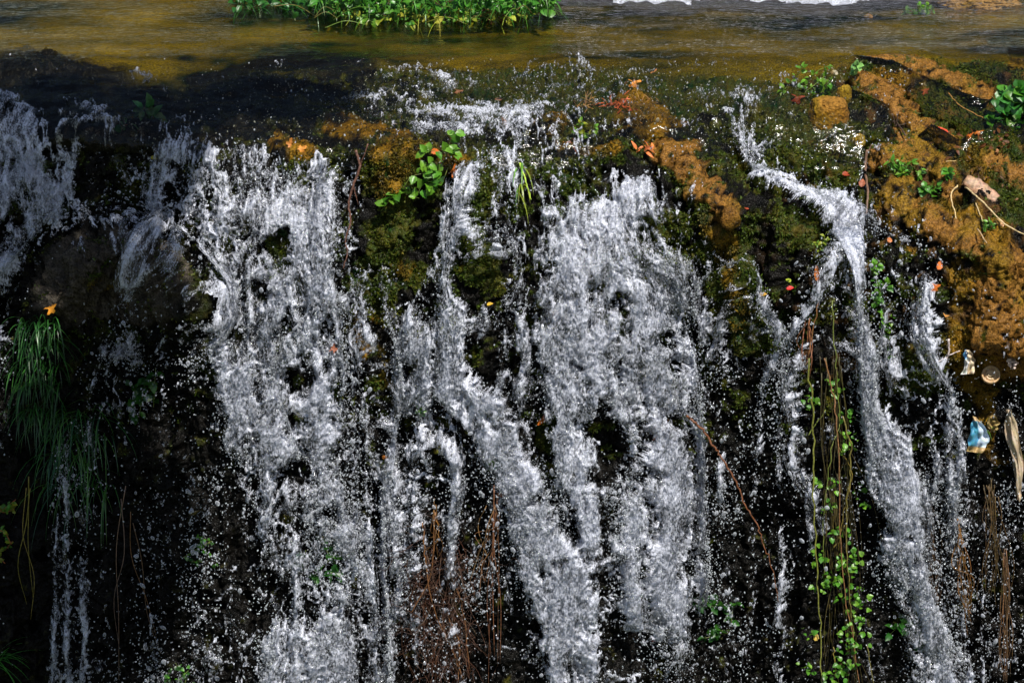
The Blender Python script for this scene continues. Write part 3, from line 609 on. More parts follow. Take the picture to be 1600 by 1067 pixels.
# white rapids far behind, along the top edge
rx = np.arange(860, 1560, 2.0); ry = np.linspace(-60, 12, 90)
RX, RY = np.meshgrid(rx, ry)
RB = ray_y(RX, RY, y_of_plane(RY, .01))
rv_ = .5 - .035 * (RY - np.interp(RX, [860, 890, 1000, 1200, 1400, 1500, 1560], [-12, 1, 6, 8, 5, 0, -10])) + .5 * fbm(RB, 5, 3, 98, sx=.5)
RPt = RB + np.array([0, 0, 1.0]) * (.03 * np.clip(rv_, 0, 1.5) + .02 * fbm(RB, 25, 2, 99))[..., None]
rc = np.minimum(np.minimum(rv_[:-1, :-1], rv_[1:, :-1]), np.minimum(rv_[:-1, 1:], rv_[1:, 1:])) > .5
V_, Q_, A_ = compact(RPt.reshape(-1, 3), gridfaces(*RX.shape).reshape(RX.shape[0] - 1, RX.shape[1] - 1, 4)[rc], np.clip(rv_ * 1.2, 0, .95).ravel())
o = npmesh('rapids', V_, Q_, M_foam, attrs={'thick': A_}); tag(o, 'white foaming rapids crossing the stream behind the pool', 'rapids', kind='structure')

# ------------------------------------------------------------------ droplets
def ico(sub):
    import bmesh
    bm = bmesh.new(); bmesh.ops.create_icosphere(bm, subdivisions=sub, radius=1)
    Vv = np.array([v.co[:] for v in bm.verts]); Ff = np.array([[v.index for v in f.verts] for f in bm.faces]); bm.free(); return Vv, Ff
def scatter_drops(name, n, sub, r0, r1, label, strong=1.0, onfoam=False):
    cx = RNG.uniform(-20, 1620, n * 9); cr = RNG.uniform(100, 1100, n * 9)
    ii = np.clip(((cr - 96) / 1.5).astype(int), 0, WX.shape[0] - 1); jj = np.clip(((cx + 44) / 1.5).astype(int), 0, WX.shape[1] - 1)
    d = D[ii, jj]; clump = sm(-.05, .45, fbm(WB[ii, jj], 9, 3, 110, sz=.35)) ** 1.3
    pr = (np.clip(d - .05, 0, .5) ** 1.25) * (.15 + 1.3 * clump) * (.12 + .88 * sm(260, 700, cr)) + .10 * sm(.4, .9, d) * sm(200, 260, cr) + (.045 * sm(95, 130, cr) * (1 - sm(200, 300, cr)) * sm(150, 500, cx) * (1 - sm(1350, 1450, cx)) if sub == 1 else 0)
    pr *= .25 + .75 * sm(40, 140, cx)
    if onfoam: pr = sm(.42, .7, d) * (.3 + .7 * clump) * sm(180, 250, cr)
    k = RNG.random(n * 9) < pr / np.percentile(pr, 99) * strong; ii, jj = ii[k][:n], jj[k][:n]; m = len(ii)
    c = WB[ii, jj] + WN[ii, jj] * ((off + rel)[ii, jj] + RNG.uniform(.0, .02, m) if onfoam else RNG.uniform(.03, .22, m) * (.22 + .78 * fall[ii, jj]))[:, None] + RNG.normal(0, .004, (m, 3))
    r = r0 * (r1 / r0) ** (RNG.random(m) ** 1.7)
    sc3 = np.stack([r * RNG.uniform(.8, 1.15, m), r, r * RNG.uniform(.9, 1.5, m)], -1)
    tilt = RNG.normal(0, .35, m); Vv, Ff = ico(sub)
    L = Vv[None] * sc3[:, None, :] * (1 + .12 * RNG.normal(0, 1, (m, len(Vv), 1)) * .6)
    x = L[..., 0] + L[..., 2] * np.sin(tilt)[:, None]; L[..., 0] = x
    V = (L + c[:, None, :]).reshape(-1, 3); Q = (Ff[None] + (np.arange(m) * len(Vv))[:, None, None]).reshape(-1, 3)
    o = npmesh(name, V, Q, M_bead if sub == 2 else M_drop); tag(o, label, 'water droplets', kind='stuff'); return m
m1 = scatter_drops('water_spray', 52000, 1, .0013, .0045, 'fine glittering spray hanging in front of the dark cliff')
m2 = scatter_drops('water_droplets', 4200, 2, .003, .0105, 'larger clear drops falling between the white streams', .7)
m3 = scatter_drops('foam_bubbles', 60000, 1, .0010, .0030, 'tiny bright bubbles and beads riding on the white water', 1.0, True)
print('drops', m1, m2, m3)

# ------------------------------------------------------------------ moss tufts
mossw = mossm * (1 - .75 * sm(70, 100, PR) * (1 - sm(170, 230, PR)) * (PX < 1340))
mi = np.nonzero((mossw > .25) & (PX > -30) & (PX < 1630) & (PR > 84) & (PR < 760))
pm = mossw[mi] * sm(-.35, .25, nz(TP[mi], 22, 57) + .5 * nz(TP[mi], 50, 58)); sel = RNG.choice(len(mi[0]), 130000, p=pm / pm.sum())
a_, b_ = mi[0][sel], mi[1][sel]; p0 = TP[a_, b_]; n0 = TN[a_, b_]; m = len(sel)
L_ = RNG.uniform(.005, .017, m); dr = n0 + RNG.normal(0, .6, (m, 3)) + np.array([0, 0, -.25]); dr /= np.linalg.norm(dr, axis=1, keepdims=True)
sd = np.cross(dr, RNG.normal(0, 1, (m, 3))); sd /= np.linalg.norm(sd, axis=1, keepdims=True)
p0 = p0 - n0 * .002; wd = (L_ * .28)[:, None]
V = np.stack([p0 - sd * wd, p0 + sd * wd, p0 + dr * L_[:, None] * .6 + sd * wd * .9, p0 + dr * L_[:, None]], 1).reshape(-1, 3)
Q = (np.arange(m)[:, None] * 4 + np.array([0, 1, 2, 3])[None])
gm = (fbm(p0, 6, 2, 120)[:, None] + RNG.normal(0, .35, (m, 1)))
goldv = region(PX[a_, b_], PR[a_, b_], GOLD)[:, None]
cg = np.array([.06, .10, .006]) * (1 - np.clip(gm, 0, 1)) + np.array([.14, .13, .008]) * np.clip(gm, 0, 1)
cg = cg * (1 - goldv * .8) + np.array([.17, .1, .006]) * goldv * .8
cg = cg * RNG.uniform(.2, 1.05, (m, 1))
o = npmesh('moss', V, Q, M_moss, col=np.repeat(cg, 4, 0), smooth=False); tag(o, 'short green and golden moss growing over the wet rock', 'moss', kind='stuff')

# ------------------------------------------------------------------ plants
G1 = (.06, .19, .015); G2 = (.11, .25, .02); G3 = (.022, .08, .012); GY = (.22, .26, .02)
def plant(name, label, cat, px, row, off, build, group=None):
    p, n = surf(px, row, off); root = bpy.data.objects.new(name, None); COL.objects.link(root); root.location = p
    root.empty_display_size = .05; tag(root, label, cat, group); build(root, p, n); return root
def bushy(spec, nleaf, L0, L1, cols_, wr=.7, stem=(.16, .2, .04), sr=.0016, tooth=.25, depth=.05, curl=.25):
    """spec: list of stalk polylines in pixels; leaves along every stalk"""
    def b(root, p, n):
        fo, st = MB(), MB()
        for pts in spec:
            P3 = []
            for i, (x, y) in enumerate(pts):
                q = Vector(ray_y(x, y, p.y - depth * (.3 + .7 * i / max(1, len(pts) - 1)) + random.uniform(-.01, .01))); P3.append(q)
            C = curve_pts(P3, 6); st = MB(); tube(st, C, sr, vary(stem), 5, sr * .5); st.build('stem', M_leaf, root, p)
            for k in range(nleaf):
                t = random.random() ** .7; q = C[min(len(C) - 1, int(t * (len(C) - 1)))]
                d = (rv(1) + Vector((0, -.35, .15))).normalized(); up = (Vector((0, -.55, .8)) + rv(.35)).normalized()
                L = random.uniform(L0, L1)
                oval_leaf(fo, q + d * .004, d, up, L, L * wr, vary(random.choice(cols_)), curl * random.uniform(.3, 1.6), tooth)
        fo.build('foliage', M_leaf, root, p)
    return b
def tufty(spec, L0, L1, W, cols_, droop=1.6, spread=.5, dirv=(0, -.5, .6), per=8, depth=.04):
    def b(root, p, n):
        fo = MB()
        for x, y in spec:
            q0 = Vector(surf(x, y, depth * random.random())[0])
            for k in range(per):
                d = Vector(dirv) + rv(spread)
                blade(fo, q0 + rv(.008), d, random.uniform(L0, L1), W * random.uniform(.6, 1.2), vary(random.choice(cols_), .4), droop * random.uniform(.6, 1.4))
        fo.build('foliage', M_leaf, root, p)
    return b
plant('bramble_plant', 'bright green bramble with toothed leaves and a pale arching stem on the mossy buttress', 'plant', 650, 290, .02,
      bushy([[(690,270),(675,255),(655,265)], [(690,250),(668,268),(645,275)], [(688,240),(705,235),(715,250)], [(680,280),(660,290),(652,305)], [(650,300),(625,300),(600,318)], [(620,300),(610,312),(595,330)],
             [(660,240),(675,236),(690,240)], [(640,278),(630,300),(655,310)], [(700,262),(690,285),(672,290)], [(690,262),(700,230),(708,212),(712,205)]], 7, .028, .05, [G1, G2, G2], .72))
plant('leafy_sprout', 'small yellow-green sprout standing on the ledge above the central falls', 'plant', 915, 215, .01, bushy([[(915,218),(910,200),(908,188)], [(920,216),(925,205),(930,198)], [(912,215),(900,205)]], 16, .014, .028, [G2, GY], .7), 'small green sprouts on the wet rock')
plant('leafy_sprout', 'fern-like green sprout sticking out of the top of the narrow white chute', 'plant', 1282, 395, .09, bushy([[(1278,400),(1284,380),(1292,362)], [(1282,392),(1296,372)], [(1280,390),(1275,378)]], 14, .012, .022, [G2, GY], .5), 'small green sprouts on the wet rock')
plant('leafy_sprout', 'tiny bright sprout in the foam left of the diagonal central stream', 'plant', 658, 645, .12, bushy([[(655,650),(660,640)], [(660,650),(652,636)]], 12, .012, .022, [G1, G2], .7), 'small green sprouts on the wet rock')
plant('leafy_sprout', 'tiny bright sprout just left of the diagonal stream, above the roots', 'plant', 770, 728, .12, bushy([[(768,730),(772,722)], [(765,728),(776,726)]], 12, .012, .022, [G1, G2], .8), 'small green sprouts on the wet rock')
plant('leafy_sprout', 'small green sprout on the yellow crust under the lower twig of the bank', 'plant', 1545, 355, .01, bushy([[(1545,360),(1545,345)], [(1542,358),(1535,350)], [(1546,356),(1552,348)]], 10, .014, .028, [G1, G2], .4), 'small green sprouts on the wet rock')
plant('leafy_sprout', 'light green sprout standing in the stream on the muddy far bank', 'plant', 1435, 22, .0, bushy([[(1425,24),(1428,12)], [(1435,22),(1437,8)], [(1448,20),(1450,6)], [(1415,24),(1418,14)], [(1440,22),(1460,14)]], 12, .016, .032, [G1, G2], .45), 'small green sprouts on the wet rock')
plant('waterweed_tuft', 'tangled green watercress tuft with pale curling stems behind the square ochre rock', 'plant', 1265, 135, .0,
      bushy([[(1225,148),(1245,140),(1262,132)], [(1250,150),(1270,135),(1290,118)], [(1262,125),(1280,110),(1298,102)], [(1270,150),(1290,140),(1292,125)], [(1235,130),(1250,112),(1256,104)], [(1240,148),(1280,146),(1288,130)], [(1215,147),(1228,138)], [(1290,148),(1300,120)]], 11, .014, .034, [G1, G2, G2], .6, (.2, .3, .05), .0024))
plant('leafy_sprout', 'pale round-leaved sprout alone in shallow water above the ochre ridge', 'plant', 1336, 115, .0, bushy([[(1336,116),(1336,104)], [(1336,112),(1341,100)]], 8, .018, .03, [(.2, .4, .12)], .9), 'small green sprouts on the wet rock')
plant('leafy_clump', 'feathery bright green clump on the rounded ochre mound', 'plant', 1415, 265, .01, bushy([[(1400,262),(1390,250)], [(1405,262),(1408,245)], [(1415,268),(1425,250)], [(1420,275),(1410,268)], [(1430,280),(1440,262)], [(1425,282),(1415,285)], [(1410,270),(1395,262)]], 13, .014, .034, [G1, G2], .42))
plant('leafy_clump', 'round-lobed green clump below the feathery one on the ochre bank', 'plant', 1455, 300, .01, bushy([[(1450,305),(1445,295)], [(1455,300),(1468,292)], [(1458,308),(1470,305)], [(1452,310),(1450,318)], [(1440,300),(1448,290)], [(1478,272),(1484,268)]], 8, .02, .036, [G1, (.08, .25, .03)], .9))
plant('ivy_bush', 'dense broad-leaved green bush hanging at the right edge of the bank', 'bush', 1575, 190, .0,
      bushy([[(1590,220),(1575,180),(1550,150)], [(1600,210),(1590,170),(1565,140)], [(1585,200),(1555,190),(1545,188)], [(1610,200),(1600,150),(1585,132)], [(1600,190),(1570,200),(1555,196)], [(1610,230),(1590,200),(1575,165)], [(1640,220),(1610,180),(1598,150)], [(1620,170),(1600,140)], [(1600,230),(1580,215),(1572,205)], [(1640,200),(1620,160),(1610,135)]], 26, .03, .055, [(.04, .2, .02), G1, (.03, .15, .02)], .95, tooth=.15))
plant('ivy_leaves', 'dark green broad leaves on a bent stem in the shade of the left lip', 'plant', 215, 192, .02, bushy([[(232,158),(225,170),(215,185)], [(232,160),(238,178),(240,186)], [(200,195),(185,198)]], 5, .04, .07, [(.03, .12, .03)], .5, (.2, .08, .03)))
plant('leafy_vine', 'green leafy vine creeping down the black rock right of the white chute', 'vine', 1370, 470, .03, bushy([[(1365,430),(1375,450),(1370,480)], [(1380,440),(1390,450)], [(1372,455),(1365,475)], [(1370,480),(1385,500),(1402,495)], [(1385,500),(1392,520)], [(1360,430),(1372,410)], [(1375,490),(1390,530),(1395,560)]], 15, .018, .036, [G1, (.09, .26, .02), G2], .65))
plant('leafy_vine', 'yellow-green lit leaves at the lower left edge of the cliff', 'vine', 12, 830, .05, bushy([[(-20,790),(5,800),(22,795)], [(-20,830),(5,830),(18,850)], [(-10,850),(5,860),(20,845)], [(-20,850),(8,880)], [(0,800),(25,780)]], 14, .014, .03, [G2, GY, G1], .7, (.3, .1, .04), .003))
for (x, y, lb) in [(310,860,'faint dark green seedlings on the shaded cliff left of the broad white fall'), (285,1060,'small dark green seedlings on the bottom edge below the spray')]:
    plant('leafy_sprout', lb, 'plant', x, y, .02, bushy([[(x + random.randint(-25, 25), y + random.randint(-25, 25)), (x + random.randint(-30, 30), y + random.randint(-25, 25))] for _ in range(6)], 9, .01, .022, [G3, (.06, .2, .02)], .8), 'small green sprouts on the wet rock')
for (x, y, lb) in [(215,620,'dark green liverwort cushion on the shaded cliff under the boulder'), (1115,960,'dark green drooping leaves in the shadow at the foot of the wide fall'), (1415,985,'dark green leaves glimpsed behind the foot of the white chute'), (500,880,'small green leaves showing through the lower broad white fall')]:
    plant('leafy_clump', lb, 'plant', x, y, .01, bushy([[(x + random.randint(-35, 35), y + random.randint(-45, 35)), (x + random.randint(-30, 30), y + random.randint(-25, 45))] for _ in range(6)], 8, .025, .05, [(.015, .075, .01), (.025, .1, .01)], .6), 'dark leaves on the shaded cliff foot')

# hanging grasses on the left
plant('grass_tuft', 'long dark green grass hanging from the shaded rock beside the left waterfall', 'grass tuft', 60, 520, .02,
      tufty([(x + random.randint(-6, 6), y) for x in range(34, 96, 7) for y in (505, 535, 570, 600, 640)], .08, .24, .006, [(.018, .085, .012), (.03, .12, .02), (.012, .05, .01)], 2.6, .42, (-.1, -.5, .2), 6, .06), 'grass tufts on the left of the cliff')
plant('grass_tuft', 'lower tuft of thin green grass hanging through the left trickles', 'grass tuft', 125, 690, .02,
      tufty([(x + random.randint(-6, 6), y) for x in range(80, 165, 9) for y in (650, 680, 710, 760)], .12, .34, .005, [(.025, .11, .02), (.05, .15, .02), (.018, .07, .03)], 2.8, .28, (-.1, -.4, .2), 5, .06), 'grass tufts on the left of the cliff')
plant('grass_tuft', 'small arching green grass tuft in the bottom left corner', 'grass tuft', 0, 1035, .05,
      tufty([(-6, 1030), (-10, 1040), (0, 1030)], .12, .24, .005, [(.05, .22, .03)], 1.3, .35, (.55, -.4, .35), 7, .05), 'grass tufts on the left of the cliff')
plant('grass_tuft', 'yellowish grass blades dangling from the dark rock between the central falls', 'grass tuft', 815, 270, .03, tufty([(812, 262), (812, 290), (806, 300)], .1, .22, .008, [G2, GY], 2.6, .18, (.1, -.4, .3), 3), 'grass tufts on the left of the cliff')['group'] = 'grass on the falls'
plant('grass_tuft', 'short yellow-green grass poking out of the central foam', 'grass tuft', 690, 510, .08, tufty([(672, 530), (680, 540), (695, 500), (705, 500)], .03, .08, .006, [GY, (.3, .28, .03)], 1.5, .4, (0, -.5, .6), 8), 'grass on the falls')

# big weed clump in the pool
def clump(root, p, n):
    fo, st, bl = MB(), MB(), MB()
    for k in range(1900):
        x = random.uniform(500, 862); e = math.sin(math.pi * (x - 495) / 372) ** .5
        row = random.uniform(-26, 46 * e if x > 560 else 42 * e); x += random.gauss(0, 8)
        y0 = float(y_of_plane(43 - 4 * random.random() + .0 * x, 0)) + random.uniform(0, .4); q = Vector(ray_y(x, row, y0))
        if q.z < .003: q.z = .003
        r = random.random(); lowr = row > 22
        cl = random.choice([G2, G1, GY, (.4, .42, .05)]) if lowr else random.choice([(.035, .15, .012), (.06, .22, .02), G1])
        if r < .68:
            L = random.uniform(.016, .055); oval_leaf(fo, q, rv(1) + Vector((0, -.4, .2)), (Vector((0, -.5, .8)) + rv(.3)).normalized(), L, L * .65, vary(cl), .2, .1)
        else: blade(bl, q, rv(.7) + Vector((0, -.35, .35)), random.uniform(.06, .18), .005, vary(cl, .4), 2.0)
    for k in range(34):
        x = random.uniform(490, 860); row = random.uniform(15, 42); y0 = float(y_of_plane(44, 0)) + random.uniform(0, .2); q = Vector(ray_y(x, row, y0)); q.z = max(q.z, .01)
        a = Vector((random.uniform(-.2, .2), random.uniform(-.12, .05), random.uniform(-.02, .09)))
        e = q + a; e.z = max(e.z, .004)
        st = MB(); tube(st, curve_pts([q, q + a * .5 + Vector((0, 0, .03)), e], 6), .002, vary(random.choice([GY, (.12, .22, .03), (.16, .14, .03)])), 5); st.build('stem', M_leaf, root, p)
    fo.build('foliage', M_leaf, root, p); bl.build('grass_blades', M_leaf, root, p)
    d = MB(); 
    for k in range(14): q = Vector(ray_y(772 + random.gauss(0, 7), 24 + random.gauss(0, 7), p.y - .12)); q.z = max(q.z, .01); oval_leaf(d, q, rv(1), Vector((0, -.5, .8)), .04, .02, vary((.14, .05, .02)), .4)
    d.build('withered_leaves', M_dead, root, p)
plant('waterweed_clump', 'big bright green clump of grass and watercress growing in the pool at the top', 'plant', 690, 40, .0, clump)
def clump2(root, p, n):
    fo = MB()
    for k in range(420):
        x = random.uniform(365, 540); row = random.uniform(-20, 22); y0 = float(y_of_plane(21, 0)) + random.uniform(0, .5); q = Vector(ray_y(x, row, y0)); q.z = max(q.z, .003)
        if random.random() < .5: blade(fo, q, rv(.7) + Vector((0, -.3, .3)), random.uniform(.06, .2), .006, vary((.02, .11, .015), .4), 2)
        else: oval_leaf(fo, q, rv(1), (Vector((0, -.5, .8)) + rv(.3)).normalized(), .04, .024, vary((.02, .1, .012)), .2)
    fo.build('foliage', M_leaf, root, p)
plant('waterweed_clump', 'dark green shaded weed bank at the top edge left of the bright clump', 'plant', 450, 18, .0, clump2)

# ------------------------------------------------------------------ hanging vines
def vine(label, strands, leafy, nleaf=0, colr=(.11, .12, .02), r=.0038, cols_=(G1, G2), grp='vines hanging beside the white chute', nm='hanging_vine', dep=.10, L=(.014, .03)):
    x0, y0 = strands[0][0]; p, n = surf(x0, y0, dep)
    root = bpy.data.objects.new(nm, None); COL.objects.link(root); root.location = p; root.empty_display_size = .05; tag(root, label, 'vine' if 'vine' in nm else 'roots', grp)
    st, fo = MB(), MB()
    for pts in strands:
        P3 = [surf(x, y, 0)[0] for x, y in pts]; ymin = min(q.y for q in P3)
        P3 = [Vector(ray_y(x, y, q.y * .5 + ymin * .5 - dep)) for (x, y), q in zip(pts, P3)]
        C = curve_pts(P3, 8, .003); st = MB(); tube(st, C, r * random.uniform(.8, 1.2), vary(colr), 6, r * .6); st.build('stem', M_wood, root, p)
    for (x, y, s, k) in leafy:
        p_ = surf(x, y, 0)[0]
        for i in range(k):
            q = Vector(ray_y(x + random.gauss(0, s), y + random.gauss(0, s), p_.y - dep - random.uniform(0, .03))); LL = random.uniform(*L)
            oval_leaf(fo, q, rv(1) + Vector((0, -.3, -.1)), (Vector((0, -.6, .7)) + rv(.3)).normalized(), LL, LL * .75, vary(random.choice(cols_)), .25, .25)
    if fo.v: fo.build('foliage', M_leaf, root, p)
    return root
vine('straight olive vine stem hanging furthest left, with small leaf clusters', [[(1262,560),(1270,650),(1271,760),(1276,880),(1282,1000),(1284,1080)]], [(1267,630,7,14), (1278,870,8,12), (1280,912,10,18), (1270,985,7,8), (1268,1040,8,8)])
vine('thin green vine just right of the olive stem with two bright leaf clusters', [[(1300,470),(1305,560),(1312,660),(1300,700),(1288,800),(1287,905)], [(1262,680),(1290,640)]], [(1295,795,7,12), (1320,705,5,5), (1300,900,8,10)], r=.003)
vine('tangled vine mass beside the chute, thick with bright green leaf clusters', [[(1318,650),(1330,720),(1322,790),(1325,880),(1330,960),(1340,1080)], [(1310,700),(1330,740),(1318,800),(1310,860)], [(1300,860),(1320,820)], [(1305,1060),(1302,1010)], [(1355,1010),(1368,1080)]],
     [(1332,872,9,22), (1318,880,9,14), (1338,935,12,34), (1310,910,9,16), (1342,968,6,10), (1340,1005,8,16), (1318,1045,10,24), (1300,1062,8,14), (1352,790,4,6), (1305,760,8,10), (1315,990,7,8), (1302,605,8,10), (1330,690,8,12), (1312,830,9,12), (1345,765,7,10), (1278,760,7,8), (1325,650,8,10), (1320,1015,9,12)], colr=(.13, .10, .02), r=.0032)
vine('brown dead stem hanging beside the chute, behind the leaf clusters', [[(1290,560),(1302,620),(1310,700),(1318,900),(1345,1080)], [(1278,470),(1262,560)]], [], colr=(.18, .08, .03), r=.003)
# loose brown roots
def roots(label, spans, n, colr, r=.0016, sprd=8, dep=.1, wav=.02):
    x0, y0, x1, y1 = spans; p, _ = surf(x0, y0, dep); root = bpy.data.objects.new('hanging_roots', None); COL.objects.link(root); root.location = p; root.empty_display_size = .05
    tag(root, label, 'roots', 'root strands hanging down the cliff'); mb = MB(); yb = min(surf(x0, y0)[0].y, surf((x0 + x1) / 2, (y0 + y1) / 2)[0].y) - dep
    for i in range(n):
        a = Vector(ray_y(x0 + random.gauss(0, sprd * .5), y0 + random.gauss(0, 12), yb + random.uniform(-.03, .03))); b = Vector(ray_y(x1 + random.gauss(0, sprd), y1 + random.gauss(0, (y1 - y0) * .12), yb + random.uniform(-.03, .03)))
        mpts = [a + (b - a) * t + rv(wav) for t in (.33, .66)]
        tube(mb, curve_pts([a] + mpts + [b], 5), r * random.uniform(.6, 1.4), vary(colr, .4), 4, r * .4)
    mb.build('strands', M_wood, root, p); return root
def root_mat(label):
    p, _ = surf(690, 900, .05); root = bpy.data.objects.new('root_mass', None); COL.objects.link(root); root.location = p; root.empty_display_size = .05; tag(root, label, 'roots')
    mb = MB(); th = MB(); yb = min(surf(690, 930)[0].y, surf(690, 1000)[0].y) - .03
    for i in range(520):
        a = Vector(ray_y(random.gauss(695, 26), random.uniform(850, 1040), yb + random.uniform(-.05, .04))); L = random.uniform(.08, .3)
        d = Vector((random.gauss(0, .45) + (a.x + .26) * 1.4, random.gauss(0, .2), -1)).normalized() if random.random() < .6 else rv(1).normalized()
        b = a + d * L; tube(mb, curve_pts([a, a + d * L * .4 + rv(.015), a + d * L * .7 + rv(.02), b], 4), random.uniform(.0007, .0015), vary(random.choice([(.09, .035, .018), (.055, .025, .015), (.12, .07, .05)]), .4), 3, .0004)
    for pts in ([(660,815),(665,880),(678,950),(700,1000),(725,1060)], [(680,800),(672,900),(640,960)], [(700,960),(718,1010),(716,1067)], [(690,870),(720,940),(735,1050)]):
        tube(th, curve_pts([Vector(ray_y(x, y, yb - .05)) for x, y in pts], 8, .002), .0032, (.16, .07, .025), 6, .0018)
    mb.build('fine_roots', M_wood, root, p); th.build('thick_roots', M_wood, root, p)
root_mat('matted mass of fine brown roots at the bottom between the central streams')
roots('long reddish root strands hanging at the left flank of the diagonal stream', (778, 770, 770, 1040), 5, (.12, .05, .02), .0026, 5)
roots('orange root tuft between the central trickles above the matted roots', (680, 790, 678, 870), 6, (.16, .07, .015), .002, 4)
roots('brown root fan beside the diagonal stream', (775, 800, 745, 905), 10, (.16, .08, .03), .0018, 12)
roots('orange-brown dead fibres hanging right of the trickles near the right edge', (1498, 830, 1512, 960), 12, (.17, .075, .018), .0024, 5)
roots('long pale brown fibres hanging lowest at the right edge', (1570, 870, 1568, 1050), 14, (.12, .065, .03), .0022, 5)
roots('dark thin root curtain right of the white chute', (1445, 800, 1455, 960), 22, (.07, .04, .02), .0018, 12)
roots('dark thin roots below the litter near the right edge', (1545, 760, 1548, 930), 16, (.09, .055, .02), .0018, 16)
roots('rusty root strands beside the vines, left of the chute top', (1263, 500, 1262, 590), 5, (.22, .08, .035), .003, 3)
roots('single long bent root in the dark spray left of the broad fall', (208, 820, 250, 990), 2, (.13, .07, .03), .0024, 4, .05)
roots('thin grey root in the dark at the left foot of the cliff', (192, 770, 190, 1010), 2, (.13, .09, .06), .002, 4, .05)
roots('tangle of brown and olive stems hanging behind the leafy vines beside the chute', (1300, 560, 1312, 860), 16, (.05, .04, .012), .0018, 22, .07, .02)
roots('brown and olive stems at the foot of the leafy vines beside the chute', (1306, 760, 1318, 1075), 18, (.06, .045, .012), .0018, 24, .07, .02)
roots('thin yellow stems hanging below the left edge vines', (45, 760, 50, 940), 3, (.2, .17, .03), .002, 6, .05)
def stick(name, label, pts, r, r2, colr, off=.03, cat='stick', n=8, side=None, grp=None, jit=.001):
    P3 = [surf(x, y, 0)[0] for x, y in pts]; ys = [q.y for q in P3]
    if off > .08: ys = list(np.linspace(ys[0], ys[-1], len(ys)))
    P3 = [Vector(ray_y(x, y, yy - off)) for (x, y), yy in zip(pts, ys)]; org = P3[0].copy(); mb = MB()
    tube(mb, curve_pts(P3, 8, jit), r, colr, n, r2)
    for s in side or []: tube(mb, curve_pts([Vector(ray_y(x, y, ys[0] - off)) for x, y in s], 6, jit), r * .6, colr, 5, r2 * .6)
    o = mb.build(name, M_wood, None, org); o.location = org; tag(o, label, cat, grp); return o
stick('bare_stick', 'long thin reddish stick slanting down across the dark rock between the falls', [(1073,650),(1095,668),(1115,697),(1132,722),(1152,757),(1165,790),(1184,822),(1192,850),(1205,880),(1216,940)], .0055, .0015, (.12, .042, .015), .2, jit=.0026)
stick('thin_root', 'dark wavy root hanging over the right edge of the broad white fall', [(556,235),(562,262),(552,290),(545,320),(548,345),(540,375),(543,395),(536,420)], .006, .002, (.1, .045, .03), .13, 'root', side=[[(575,225),(562,262)], [(552,290),(560,320)]])
stick('thin_root', 'brown root running down the rock at the right of the upper chute', [(1355,235),(1352,262),(1356,300),(1353,335)], .007, .004, (.14, .08, .05), .05, 'root', side=[[(1352,262),(1342,255)], [(1355,240),(1362,226)]])
stick('bare_twig', 'long straw-coloured twig leaning down the bank to the right edge', [(1508,292),(1535,315),(1570,350),(1612,372)], .0035, .0025, (.5, .38, .2), .05)
stick('bare_twig', 'short bent straw-coloured twig standing left of the bark slab', [(1496,290),(1486,306),(1494,342)], .0032, .0025, (.52, .38, .18), .04)
stick('bare_twig', 'short straight twig below the bark slab', [(1524,318),(1536,346)], .003, .0022, (.48, .36, .18), .04)
stick('bare_twig', 'small twig leaning on the bank right of the litter-free yellow crust', [(1528,358),(1542,380)], .003, .002, (.46, .32, .18), .03)
stick('bare_twig', 'thin pale twig lying flat above the bark slab', [(1478,252),(1512,251)], .002, .0015, (.4, .28, .12), .02)
stick('bare_twig', 'thin diagonal twig in the wet moss left of the ivy bush', [(1482,146),(1500,165),(1538,186)], .003, .002, (.4, .22, .08), .02)
stick('forked_twig', 'pale forked twig with water running over it left of the plastic scraps', [(1482,530),(1482,555),(1472,575)], .0045, .003, (.5, .42, .4), .06, side=[[(1480,558),(1462,566),(1452,568)], [(1482,555),(1500,548)]])
stick('dead_twig', 'dark branching twig lying across the wet ledge below the ochre ridge', [(1382,205),(1398,190),(1415,212)], .006, .003, (.05, .03, .02), .03, side=[[(1398,195),(1395,178)], [(1400,195),(1404,175)], [(1398,198),(1420,192)], [(1400,195),(1408,214)]])
stick('thin_twig', 'hair-thin red twig in the gap of the wide white fall', [(1020,688),(1035,672),(1045,655)], .0025, .0015, (.3, .08, .04), .08)
# bark slab
def slab():
    p, n = surf(1520, 290, .03); q, _ = surf(1590, 335, .03); a = p; b = Vector(ray_y(1594, 336, p.y - .08)); a = Vector(ray_y(1508, 280, p.y - .03))
    t = (b - a).normalized(); s = t.cross(Vector((0, -1, .3))).normalized(); u = s.cross(t).normalized(); mb = MB(); V = []; nn = 26; m_ = 10
    for i in range(nn):
        f = i / (nn - 1); wv = .038 * (1 - .75 * f ** 1.3) * (.55 + .45 * min(1, f * 5)) * (1 + .06 * math.sin(i * 1.7)); c = a + (b - a) * f
        for k in range(m_):
            an = 2 * math.pi * k / m_; V.append(c + s * math.cos(an) * wv + u * (math.sin(an) * .011 + .003 * random.random() + .006 * math.cos(an * 1)))
    Fc = [(i * m_ + k, i * m_ + (k + 1) % m_, (i + 1) * m_ + (k + 1) % m_, (i + 1) * m_ + k) for i in range(nn - 1) for k in range(m_)] + [tuple(range(m_)), tuple((nn - 1) * m_ + k for k in range(m_))[::-1]]
    mb.add(V, Fc, [vary((.3, .18, .11), .15) for _ in V]); o = mb.build('bark_slab', M_wood, None, a); o.location = a; tag(o, 'tapering slab of pale brown bark lying on the bank near the right edge', 'bark')
slab()

